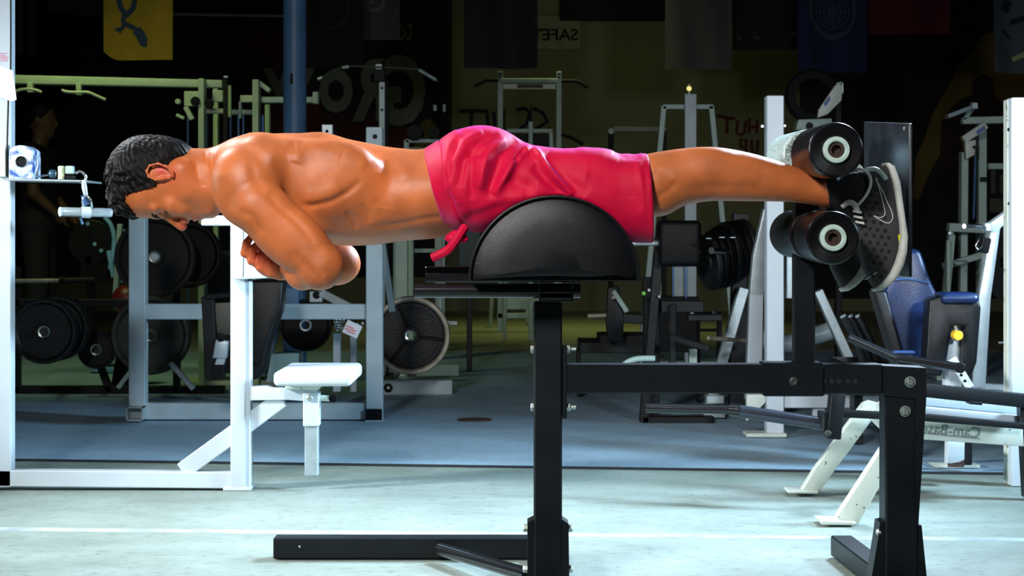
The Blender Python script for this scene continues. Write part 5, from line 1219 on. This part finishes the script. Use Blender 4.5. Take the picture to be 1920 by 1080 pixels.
# ---- chin-up rack in the middle distance
Yr = 14.9
rack = T('chin_up_rack', 'tall pale green chin-up and dip rack behind the pink shorts', 'rack', 993, Yr, [
    ('bar', 'upright', s_, 938, 134, 938, G(Yr)-1, 10, Yr, .07), ('bar', 'upright', s_, 1048, 134, 1048, G(Yr)-1, 10, Yr, .07),
    ('bar', 'top_tube', s_, 938, 151, 1048, 151, 8, Yr-.01, .06), ('box', 'name_board', M['cream'], 943, 157, 1042, 167, Yr+.01, .02), ('box', 'name_strip', mat('dull_brown', (.10, .07, .06), .7), 970, 158, 1018, 165, Yr+.005, .01),
    ('tube', 'chin_grip', M['rubber'], [(1053, 152, Yr), (1082, 152, Yr), (1103, 164, Yr)], 3.6), ('tube', 'chin_grip', M['rubber'], [(934, 151, Yr), (912, 151, Yr), (890, 162, Yr)], 3.2),
    ('tube', 'dip_grip', M['rubber'], [(1053, 251, Yr), (1070, 256, Yr), (1094, 270, Yr)], 4.2),
    ('bar', 'low_tube', s_, 932, 592, 1050, 592, 10, Yr, .06), ('box', 'low_panel', M['sage'], 936, 560, 1010, 580, Yr+.02, .03), ('bar', 'rear_leg', s_, 990, 560, 990, G(16)-1, 8, 16, .06), ('bar', 'rear_leg', s_, 922, 560, 919, G(15.6)-1, 7, 15.6, .06)])
for x in (938, 1048):
    for y in (139, 145):
        add(rack, ('bolt', 'hole', M['matblack'], x, y, Yr-.002, 2.2))
T('calf_machine', 'small pale green frame with central post and black pin inside the chin-up rack', 'gym machine', 998, 13.6, [('bar', 'top_tube', s_, 950, 245, 1036, 245, 7, 13.6, .05), ('bar', 'leg', s_, 953, 246, 946, G(13.6)-1, 7, 13.6, .05), ('bar', 'leg', s_, 1033, 246, 1046, G(13.6)-1, 7, 13.6, .05), ('bar', 'post', s_, 995, 228, 995, G(13.6)-1, 8, 13.58, .05), ('bar', 'pin', M['rubber'], 996, 196, 996, 228, 3.2, 13.6, .012), ('bar', 'weight', M['rubber'], 965, 262, 1028, 262, 22, 13.7, .1)])
T('flat_bench', 'low dim bench rail with black end post, right of the chin-up rack', 'bench', 1200, 14, [('bar', 'rail', mat('dim_green_rail', (.16, .20, .12), .5), 1150, 242, 1250, 242, 9, 14, .08), ('bar', 'end_post', M['rubber'], 1146, 246, 1146, G(14)-1, 10, 14, .08), ('bolt', 'end_cap', M['cream'], 1146, 246, 13.99, 6), ('bar', 'end_post', M['rubber'], 1246, 246, 1246, G(14)-1, 8, 14, .06)])
# ---- lat machine with splayed legs
Yl = 11.0
T('lat_machine', 'pale green lat machine with splayed frame and blue guide rods, mid right', 'gym machine', 1292, Yl, [
    ('bar', 'mast', g_, 1295, 176, 1295, G(Yl)-1, 22, Yl-.03, .08), ('bar', 'top_tube', s_, 1243, 200, 1338, 200, 9, Yl, .06), ('bar', 'leg', s_, 1245, 198, 1204, G(Yl)-40, 10, Yl, .06), ('bar', 'leg', s_, 1334, 198, 1378, G(Yl)-40, 10, Yl, .06),
    ('bar', 'mast_pin', M['rim'], 1292, 157, 1292, 178, 5, Yl, .02), ('disc', 'pin_head', mat('brass', (.6, .5, .15), .3, metal=.7), 1292, 166, Yl-.01, 5, .02),
    ('bar', 'guide_rod', M['rodblue'], 1262, 480, 1262, 640, 3, Yl-.05, .012), ('bar', 'guide_rod', M['rodblue'], 1286, 480, 1286, 560, 3.5, Yl-.08, .012), ('box', 'shroud', M['grey'], 1262, 500, 1302, 556, Yl-.02, .03), ('box', 'side_shroud', M['sage'], 1225, 500, 1240, 600, Yl, .05),
    ('box', 'weight_stack', M['rubber'], 1236, 556, 1310, 660, Yl-.06, .15), ('bar', 'base_rail', s_, 1200, G(Yl)-5, 1375, G(Yl)-5, 9, Yl, .3)])

# ---- black leg machine in mid ground right
Yb = 7.7
K = M['black']; kg = M['blackg']
T('leg_curl_machine', 'black leg curl machine with one fat roller, under the knees', 'gym machine', 1280, Yb, [
    ('rbox', 'roller_pad', M['rubber'], 1237, 413, 1316, 500, Yb-.1, .2, .025), ('tube', 'roller_axle', M['galv'], [(1185, 456, Yb), (1240, 456, Yb)], 5), ('bar', 'axle_stub', K, 1194, 454, 1240, 454, 14, Yb, .05),
    ('bar', 'front_leg', K, 1236, 470, 1208, G(Yb)-1, 17, Yb, .07), ('bar', 'side_post', K, 1222, 520, 1222, G(Yb)-1, 30, Yb+.1, .08), ('bar', 'cross_tube', K, 1240, 575, 1320, 575, 22, Yb, .08), ('bar', 'leg_tube', kg, 1262, 570, 1262, 690, 12, Yb-.05, .05),
    ('bar', 'foot_tube', kg, 1256, 632, 1330, 654, 12, Yb-.2, .04), ('tube', 'pivot_pin', M['rim'], [(1102, 593, Yb+.9), (1142, 591, Yb+.9)], 5), ('bar', 'lower_arm', K, 1142, 595, 1220, 600, 18, Yb+.9, .06), ('prism', 'arm_bracket', K, [(1140, 540), (1160, 535), (1170, 600), (1168, 640), (1140, 640), (1136, 600)], Yb+.88, .06, .004),
    ('bar', 'angled_arm', M['sage'], 1150, 545, 1176, 585, 9, Yb+.85, .04), ('box', 'base_box', K, 1088, 642, 1240, 662, Yb+1.0, .4), ('box', 'base_box', K, 1124, 628, 1240, 644, Yb+1.0, .3), ('bolt', 'green_knob', mat('green_knob', (.15, .5, .05), .4), 1207, 550, Yb, 4), ('bolt', 'pale_knob', M['chrome'], 1236, 556, Yb-.02, 3.5), ('bolt', 'pale_knob', M['cream'], 1217, 544, Yb-.0, 3), ('bolt', 'yellow_knob', M['rim'], 1150, 558, Yb+.86, 4),
    ('ctube', 'bent_tube', M['sage'], [(1160, 695, Yb-.6), (1175, 680, Yb-.6), (1195, 673, Yb-.6), (1228, 672, Yb-.6)], 5.5), ('bar', 'rear_base', K, 1085, 655, 1085, G(9)-1, 8, 8.9, .05),
    ('box', 'seat_block', K, 1290, 590, 1355, 602, Yb, .1), ('bar', 'short_leg', s_, 1300, 655, 1300, 690, 15, Yb, .05), ('bar', 'base_rail', K, 1205, G(Yb)-6, 1340, G(Yb)-6, 12, Yb, .08)])
# stack of plates on a peg
pr = T('plate_tree', 'grey tubular plate tree with curved cross tube, left of the tall white post', 'rack', 1400, 7.9, [
    ('bar', 'leaning_leg', M['galv'], 1396, 540, 1330, G(7.9)-20, 19, 7.9, .06), ('bar', 'leaning_leg', M['galv'], 1535, 545, 1606, 700, 17, 7.6, .06),
    ('tube', 'chrome_peg', M['chrome'], [(1334, 470, 7.6), (1400, 477, 7.8)], 6.5), ('tube', 'chrome_peg', M['rim'], [(1328, 634, 7.6), (1402, 639, 7.8)], 4),
    ('ctube', 'curved_cross_tube', M['grey'], [(1370, 614, 8.1), (1400, 624, 8.1), (1440, 640, 8.1), (1475, 645, 8.1), (1520, 632, 8.1), (1570, 616, 8.1)], 17),
    ('bar', 'rear_post', K, 1390, 400, 1382, G(8.0)-1, 30, 8.0, .06), ('bar', 'base_foot', M['galv'], 1320, G(7.9)-8, 1360, G(7.9)-8, 14, 7.85, .06), ('box', 'foot_block', M['galv'], 1325, 742, 1358, 757, 7.8, .08)])
for i in range(7):
    x = 1330+i*11; R = 62-abs(i-3)*3; y = 492+i*-5
    p = P(x, y, 7.75+i*.03); r = thing('weight_plate', ('black plate at the left end of the row on the plate tree', 'black plate second from left on the plate tree', 'black plate third from left on the plate tree', 'middle black plate of seven on the plate tree', 'black plate third from right on the plate tree', 'black plate second from right on the plate tree', 'tall black plate nearest the white post on the plate tree')[i], 'weight plate', p, 'black plates in a row on the plate tree')
    ax = Vector((.93, .30, .12)).normalized(); Rm = R*7.75/F; bm = bmesh.new(); lathe(bm, p, ax, [(.015, -.010), (Rm*.3, -.013), (Rm*.34, -.006), (Rm*.82, -.006), (Rm*.86, -.013), (Rm*.97, -.013), (Rm, -.008), (Rm, .008), (Rm*.97, .012), (.015, .012), (.015, -.010)], 40); obj('disc', bm, M['rubber'] if i % 3 else M['iron'], r, True, 30)
for x, y in ((1329, 447), (1354, 445), (1374, 445)):
    add(pr, ('bar', 'chrome_clip', M['chrome'], x-6, y, x+6, y, 3, 7.4, .02))
# small dumbbell rack base behind
T('low_rack', 'low black rack with small chrome knobs beside the grey leaning leg', 'rack', 1320, 8.6, [('bar', 'rail', K, 1292, 592, 1352, 592, 12, 8.6, .1), ('bar', 'rail', K, 1310, 620, 1352, 620, 4, 8.6, .1), ('bar', 'post', K, 1310, 600, 1310, G(8.6)-1, 6, 8.6, .06), ('bar', 'post', K, 1350, 600, 1350, G(8.6)-1, 8, 8.6, .06), ('bolt', 'knob', M['chrome'], 1297, 586, 8.55, 4), ('bolt', 'knob', M['chrome'], 1340, 585, 8.55, 5), ('disc', 'foot_roller', M['rubber'], 1363, 672, 8.2, 16, .1), ('bolt', 'knob', M['chrome'], 1354, 660, 8.19, 3)])

# ---- tall white post frame
Yw = 7.16
T('power_frame', 'white steel frame with tall square post behind the ankle rollers', 'rack', 1450, Yw, [
    ('box', 'tall_post', w, 1438, 179, 1470, G(Yw)-3, Yw, .075), ('box', 'foot_plate', M['cream'], 1400, 813, 1476, G(Yw), Yw-.03, .12), ('bolt', 'bolt', M['zinc'], 1429, 237, Yw+.03, 3.5), ('bolt', 'bolt', M['zinc'], 1471, 236, Yw+.03, 3),
    ('prism', 'splayed_leg', M['galv'], [(1432, 392), (1442, 388), (1442, 450), (1432, 560), (1430, 750), (1398, 750), (1406, 553), (1412, 480)], Yw+.25, .06, .003), ('prism', 'splayed_leg_panel', w, [(1406, 553), (1431, 553), (1427, 752), (1399, 752)], Yw+.24, .01, .001),
    ('bar', 'low_beam', w, 1470, 753, 1650, 753, 24, Yw+.02, .05), ('prism', 'beam_gusset', M['cream'], [(1400, 740), (1438, 740), (1438, 752), (1400, 790)], Yw+.03, .04, .002), ('bar', 'spacer', w, 1536, 762, 1536, 785, 22, Yw+.04, .04), ('box', 'front_stop', M['galv'], 1475, 480, 1498, 560, Yw+.3, .05)])
T('scale_arm', 'pale green angled arm of a machine above the top roller', 'gym machine', 1540, 9.8, [('prism', 'angled_panel', M['cream'], [(1533, 221), (1535, 205), (1566, 160), (1574, 156), (1580, 162), (1578, 188), (1552, 214)], 9.8, .03, .003), ('prism', 'blue_label', mat('label_blue', (.08, .15, .35), .5), [(1544, 194), (1555, 180), (1558, 186), (1548, 200)], 9.795, .004), ('prism', 'head_box', M['sage'], [(1497, 224), (1560, 222), (1560, 242), (1492, 244)], 9.75, .12, .004), ('bar', 'rear_post', M['rubber'], 1572, 172, 1574, G(9.9)-1, 12, 9.9, .06), ('ctube', 'cable', M['galv'], [(1568, 157, 9.8), (1579, 156, 9.8), (1580, 175, 9.8)], 1.8), ('disc', 'hole', M['rubber'], 1518, 236, 9.745, 7, .006)])
bm = bmesh.new(); lathe(bm, P(1525, 180, 12), (0, 1, 0), [(.12, 0), (.17, .01), (.19, .04), (.17, .07), (.12, .08), (.12, 0)], 30); tube(bm, [P(1525, 130, 12.03), P(1525, -300, 12.03)], .008, 8); tag(obj('hanging_ring', bm, M['matblack']), 'large black ring hanging on a cord, dim behind the top roller', 'ring')

# ---- black sled bench right of the bench posts
T('sled_bench', 'black tubular machine with dark rails crossing behind the right post', 'gym machine', 1560, 5.35, [
    ('tube', 'left_handle', M['blackg'], [(1211, 765, 5.5), (1378, 768, 5.45)], 9), ('tube', 'handle_collar', M['blackg'], [(1368, 768, 5.45), (1388, 770, 5.44)], 12), ('tube', 'main_tube', mat('gunmetal', (.05, .06, .08), .22, metal=.6), [(1388, 771, 5.42), (1546, 795, 5.36)], 12),
    ('box', 'end_block', K, 1543, 775, 1562, 808, 5.30, .10), ('prism', 'drop_post', K, [(1560, 735), (1587, 735), (1577, 825), (1551, 823)], 5.28, .06, .003), ('bolt', 'bolt', M['irong'], 1552, 812, 5.28, 6),
    ('prism', 'upper_rail', K, [(1560, 716), (1735, 720), (1930, 740), (1930, 766), (1735, 745), (1560, 740)], 5.42, .05, .002), ('prism', 'lower_rail', K, [(1580, 770), (1735, 777), (1930, 795), (1930, 806), (1735, 790), (1580, 783)], 5.38, .04, .001), ('prism', 'stop_block', K, [(1818, 752), (1842, 754), (1842, 760), (1818, 758)], 5.41, .05, .001),
    ('bar', 'rear_leg', K, 1925, 750, 1935, G(5.5)-1, 24, 5.45, .05), ('tube', 'knee_arm', M['blackg'], [(1590, 632, 5.7), (1680, 672, 5.7), (1700, 676, 5.7)], 8), ('tube', 'foot_bar', M['blackg'], [(1688, 673, 5.6), (1802, 690, 5.5)], 9), ('disc', 'foot_bar_cap', M['rubber'], 1801, 690, 5.49, 10, .02), ('bar', 'arm_post', K, 1690, 672, 1700, 740, 18, 5.6, .05),
    ('bar', 'blue_tube', mat('dark_blue_paint', (.02, .05, .16), .35), 1676, 661, 1716, 661, 5, 5.8, .04), ('bar', 'bar_clip', M['chrome'], 1694, 668, 1714, 669, 3, 5.7, .03)])
# row of leaning dumbbell handles / dark cylinders
for i in range(3):
    x = 1582+i*13; q = [P(x, 594, 6.9+i*.1), P(x+24, 640, 6.9+i*.1), P(x+40, 690, 6.9+i*.1)]
    bm = bmesh.new(); tube(bm, q, .016, 14); r = thing('lifting_bar', ('leaning dark bar with pale tip, left of three by the blue bench', 'leaning dark bar with pale tip, middle of three by the blue bench', 'leaning dark bar with pale tip, right of three by the blue bench')[i], 'bar', (q[2].x, q[2].y, q[2].z), 'leaning bars by the blue bench'); obj('shaft', bm, M['iron'], r)
    bm = bmesh.new(); tube(bm, [P(x-2, 591, 6.9+i*.1), P(x+2, 598, 6.9+i*.1)], .013, 12); obj('tip', bm, M['galv'], r)
T('bar_holder', 'low black holder under the three leaning bars', 'rack', 1630, 7.0, [('box', 'holder_box', K, 1596, 684, 1680, 740, 6.85, .45), ('bar', 'holder_leg', K, 1610, 735, 1610, G(6.9)-1, 16, 6.9, .1), ('bar', 'holder_leg', K, 1665, 735, 1665, G(6.9)-1, 16, 6.9, .1)])

# ---- white bench with printed side beam
wb_ = T('abdominal_bench', 'chipped white steel bench frame with splayed legs and printed side beam, right', 'bench', 1700, 5.3, [
    ('prism', 'front_leg', M['cream'], [(1632, 752), (1655, 758), (1652, 778), (1634, 789), (1534, 925), (1502, 923), (1528, 880), (1620, 757)], 5.55, .045, .002), ('prism', 'front_foot', M['cream'], [(1479, 921), (1535, 921), (1533, 926), (1479, 925)], 5.53, .10, .001),
    ('prism', 'near_leg', M['cream'], [(1660, 832), (1662, 890), (1610, 982), (1566, 984), (1572, 966)], 4.99, .045, .002), ('prism', 'near_foot', M['cream'], [(1538, 977), (1606, 980), (1604, 985), (1541, 984)], 4.96, .10, .001),
    ('bar', 'axle_tube', M['cream'], 1640, 765, 1690, 815, 40, 5.5, .03), ('prism', 'print_beam', M['cream'], [(1700, 785), (1930, 803), (1930, 838), (1700, 822)], 5.45, .04, .002),
    ('prism', 'top_rail', w, [(1730, 744), (1930, 764), (1930, 779), (1730, 760)], 5.55, .05, .002), ('prism', 'mid_rail', w, [(1726, 763), (1930, 782), (1930, 797), (1726, 779)], 5.50, .05, .002),
    ('prism', 'far_rail', w, [(1735, 733), (1930, 742), (1930, 756), (1735, 745)], 6.2, .05, .002),
    ('prism', 'small_leg', w, [(1778, 825), (1809, 828), (1808, 873), (1777, 872)], 5.75, .05, .002), ('prism', 'small_foot', M['cream'], [(1750, 872), (1838, 872), (1838, 878), (1754, 877)], 6.20, .08, .001)])
text_obj('printed_name', 'Cam-Base', mat('print_grey', (.13, .17, .16), .6), wb_, 1728, 797, 1838, 817, 5.448, True, .0008, .008, rot=-.085)
bm = bmesh.new(); pprism(bm, [(1726, 811), (1838, 821), (1838, 823.5), (1726, 813)], 5.4485, .001); obj('printed_line', bm, mat('print_grey2', (.2, .24, .22), .6), wb_)
bm = bmesh.new(); pprism(bm, [(1777, 868), (1783, 869), (1800, 866), (1808, 862), (1808, 876), (1777, 876)], 5.748, .002); obj('chipped_patch', bm, M['rust'], wb_)
# ---- blue bench
T('incline_bench', 'dark blue vinyl incline bench with black sides, right of the shoes', 'bench', 1740, 6.2, [
    ('prism', 'back_pad', M['vinylb'], [(1706, 466), (1727, 468), (1747, 528), (1763, 560), (1737, 700), (1700, 700), (1655, 560), (1668, 530), (1690, 480)], 6.25, .09, .018), ('prism', 'pad_edge', M['vinyl'], [(1640, 545), (1662, 545), (1706, 702), (1684, 700)], 6.22, .12, .01),
    ('ctube', 'pad_seam', mat('seam_blue', (.03, .08, .22), .3), [(1672, 526, 6.245), (1700, 523, 6.245), (1744, 531, 6.245)], 1.8),
    ('prism', 'seat_side', M['vinyl'], [(1744, 562), (1768, 553), (1834, 563), (1840, 575), (1832, 680), (1822, 704), (1806, 700), (1812, 611), (1784, 610), (1766, 706), (1736, 704)], 6.05, .10, .008), ('rbox', 'seat_top', M['vinylb'], 1768, 549, 1838, 570, 6.02, .16, .02),
    ('prism', 'stem', w, [(1784, 610), (1810, 610), (1800, 660), (1806, 735), (1772, 735), (1774, 680)], 6.12, .05, .003), ('bar', 'adjust_strip', w, 1786, 672, 1820, 728, 16, 6.04, .01), ('disc', 'yellow_valve', mat('amber_knob', (.75, .42, .02), .35), 1797, 629, 6.0, 9, .04), ('bar', 'valve_stem', M['rim'], 1791, 606, 1796, 640, 7, 6.06, .03),
    ('bar', 'bench_leg', K, 1690, 700, 1690, G(6.25)-1, 18, 6.25, .05), ('bar', 'bench_leg', K, 1815, 700, 1815, G(6.1)-14, 16, 6.1, .05), ('bar', 'bench_base', w, 1725, 730, 1860, 738, 12, 6.15, .05)] + [('bolt', 'strip_hole', M['rubber'], 1795+i*7, 692+i*11, 6.036, 3) for i in range(3)])
# ---- right edge white machine
T('smith_machine', 'white steel machine with square post at the right edge', 'gym machine', 1905, 5.75, [
    ('box', 'front_post', w, 1897, 183, 1928, G(5.75)-1, 5.75, .07), ('box', 'post_side', M['cream'], 1889, 186, 1897, G(5.8)-1, 5.79, .05), ('bolt', 'bolt', M['rubber'], 1892, 243, 5.785, 4), ('bolt', 'bolt', M['rubber'], 1893, 382, 5.785, 4),
    ('prism', 'sloping_arm', M['white'], [(1858, 418), (1892, 394), (1892, 412), (1868, 436), (1856, 434)], 6.2, .06, .002), ('prism', 'rear_leg', M['galv'], [(1858, 430), (1876, 428), (1858, 560), (1848, 728), (1824, 728), (1836, 560)], 6.3, .06, .003),
    ('tube', 'chrome_handle', M['chrome'], [(1808, 424, 6.1), (1850, 425, 6.2)], 4.5), ('box', 'handle_clamp', M['galv'], 1848, 418, 1860, 434, 6.15, .05), ('bar', 'black_grip', M['rubber'], 1852, 446, 1846, 474, 16, 6.12, .05), ('ctube', 'grip_loop', M['chrome'], [(1836, 450, 6.12), (1830, 460, 6.12), (1834, 468, 6.12), (1842, 462, 6.12)], 1.6),
    ('tube', 'low_handle', M['chrome'], [(1872, 642, 6.6), (1902, 642, 6.6)], 3), ('bar', 'rear_base', M['galv'], 1830, 724, 1930, 730, 12, 6.35, .06)])
bm = bmesh.new(); p = P(1884, 492, 6.6); r = thing('weight_plate', 'thin black weight plate seen edge-on at the right machine', 'weight plate', p); lathe(bm, p, (.98, .2, 0), [(.02, -.012), (.12, -.014), (.14, -.010), (.14, .010), (.02, .012), (.02, -.012)], 40); obj('disc', bm, M['rubber'], r)
T('cable_tower', 'pale green cable tower with crank arm in front of the figure mural', 'gym machine', 1845, 10.2, [
    ('bar', 'rear_post', M['sage'], 1843, 232, 1843, G(10.2)-1, 15, 10.2, .07), ('bar', 'front_post', s_, 1810, 285, 1806, G(10.1)-1, 13, 10.1, .07), ('bar', 'top_tube', M['sage'], 1806, 226, 1895, 224, 13, 10.1, .06), ('prism', 'top_wedge', M['sage'], [(1803, 228), (1820, 200), (1830, 202), (1815, 222)], 10.1, .05, .002),
    ('bar', 'sloping_head', M['cream'], 1808, 262, 1850, 234, 14, 10.05, .05), ('prism', 'head_label', mat('label_blue2', (.08, .15, .4), .5), [(1830, 246), (1846, 235), (1848, 242), (1833, 252)], 10.045, .003), ('prism', 'bracket', M['cream'], [(1810, 266), (1830, 262), (1828, 290), (1812, 298)], 10.04, .04, .002), ('bolt', 'bolt', M['rubber'], 1826, 276, 10.035, 3),
    ('bar', 'crank_arm', mat('steel_blue_arm', (.22, .32, .4), .4), 1776, 219, 1830, 198, 8, 10.0, .03), ('disc', 'crank_tip', M['rust'], 1775, 219, 9.99, 4, .03), ('box', 'crank_head', M['galv'], 1822, 192, 1834, 204, 9.98, .05),
    ('bar', 'guide_rod', M['rodblue'], 1829, 290, 1826, 410, 4, 10.15, .015), ('box', 'cross_shelf', M['sage'], 1852, 306, 1892, 317, 10.3, .08), ('bar', 'mid_rail', M['sage'], 1780, 426, 1860, 430, 16, 10.0, .07), ('bar', 'low_arm', M['sage'], 1770, 500, 1870, 470, 12, 10.0, .05), ('bar', 'slant_leg', M['sage'], 1786, 440, 1762, G(9.9)-1, 12, 9.9, .06), ('bar', 'thin_rod', M['sage'], 1779, 450, 1779, 600, 7, 9.85, .03), ('bar', 'chrome_stub', M['chrome'], 1793, 489, 1816, 491, 4, 9.8, .03), ('bolt', 'lock_nut', M['galv'], 1783, 438, 9.95, 6), ('box', 'collar_plate', M['matblack'], 1838, 332, 1852, 341, 10.19, .02)])

# ---- dim bystander far left
def bystander():
    Yp = 12.0; X0 = P(72, 0, Yp).x; r = thing('person', 'dim bystander in black t-shirt facing right, behind the machine shelf', 'person', (X0, Yp, 0))
    def fld(s=.0085): return Field(np.arange(X0-.35, X0+.40, s), np.arange(Yp-.32, Yp+.32, s), np.arange(-.02, 1.78, s))
    f = fld(); c = lambda a, b, ra, rb, k=.03, **q: f.cone((X0+a[0], Yp+a[1], a[2]), (X0+b[0], Yp+b[1], b[2]), ra, rb, k, **q)
    def legs(f, g=0):
        for sd in (-1, 1):
            f.cone((X0, Yp+sd*.09, .90), (X0+.02, Yp+sd*.10, .48), .082+g, .056+g, .03); f.cone((X0+.02, Yp+sd*.10, .48), (X0-.01, Yp+sd*.10, .09), .054+g, .036+g*1.6, .02)
    def trunk(f, g=0):
        f.ell((X0, Yp, .95), (.12+g, .17+g, .12+g), .05); f.ell((X0, Yp, 1.15), (.105+g, .145+g, .17+g), .05); f.ell((X0-.01, Yp, 1.30), (.115+g, .175+g, .13+g), .05)
        for sd in (-1, 1): f.cone((X0, Yp+sd*.19, 1.37), (X0+.02, Yp+sd*.22, 1.22), .062+g, .055+g, .04)
    legs(f); trunk(f)
    c((0, 0, 1.40), (.02, 0, 1.50), .055, .055); f.ell((X0+.02, Yp, 1.605), (.095, .075, .11), .02); f.ell((X0+.07, Yp, 1.56), (.045, .05, .07), .02)
    c((.112, 0, 1.60), (.128, 0, 1.565), .010, .014, .01); c((.09, 0, 1.635), (.105, 0, 1.615), .02, .014, .01); c((.10, 0, 1.53), (.11, 0, 1.525), .014, .008, .006); c((.08, 0, 1.495), (.09, 0, 1.50), .022, .018, .02)
    for sd in (-1, 1):
        f.ell((X0+.01, Yp+sd*.075, 1.595), (.018, .012, .03), .008)
        c((.02, sd*.22, 1.30), (.03, sd*.235, 1.10), .05, .04, .03); c((.03, sd*.235, 1.10), (.17, sd*.18, .96), .040, .026, .02); f.ell((X0+.20, Yp+sd*.17, .93), (.04, .022, .045), .02)
        for i in range(4): c((.21, sd*(.15+i*.014), .92), (.25-.004*i, sd*(.15+i*.014), .87+.003*i), .010, .008, .006)
        c((.19, sd*.15, .93), (.22, sd*.13, .89), .011, .009, .008)
        c((-.01, sd*.10, .07), (.14, sd*.10, .035), .04, .03, .03)
    V, Q = f.mesh('b'); V = relax(V, Q, 3); mesh_obj('body', np_mesh('body', V, Q), M['brown'], r, True)
    f = fld(); trunk(f, .012)
    for sd in (-1, 1): f.cone((X0+.02, Yp+sd*.22, 1.30), (X0+.03, Yp+sd*.23, 1.20), .064, .058, .03)
    f.plane((0, 0, .90), (0, 0, -1)); V, Q = f.mesh('b'); V = relax(V, Q, 3); mesh_obj('t_shirt', np_mesh('t', V, Q), M['matblack'], r, True)
    f = fld(); legs(f, .014); f.ell((X0, Yp, .93), (.13, .18, .12), .05); f.plane((0, 0, .10), (0, 0, -1)); f.plane((0, 0, 1.02), (0, 0, 1)); V, Q = f.mesh('b'); V = relax(V, Q, 3); mesh_obj('trousers', np_mesh('t', V, Q), mat('dark_trousers', (.012, .013, .02), .9), r, True)
    f = fld(); f.ell((X0+.005, Yp, 1.63), (.10, .083, .10), .02)
    f.plane((X0+.06, 0, 1.62), (.8, 0, -.6)); V, Q = f.mesh('b'); V = relax(V, Q, 3); mesh_obj('hair', np_mesh('h', V, Q), M['hair'], r, True)
    for sd in (-1, 1):
        f = fld(); f.cone((X0-.03, Yp+sd*.10, .05), (X0+.15, Yp+sd*.10, .035), .047, .036, .03); f.cone((X0-.02, Yp+sd*.10, .09), (X0-.01, Yp+sd*.10, .05), .045, .045, .02); f.plane((0, 0, .004), (0, 0, -1)); V, Q = f.mesh('b'); V = relax(V, Q, 2); mesh_obj('shoe', np_mesh('s', V, Q), M['matblack'], r, True)
bystander()
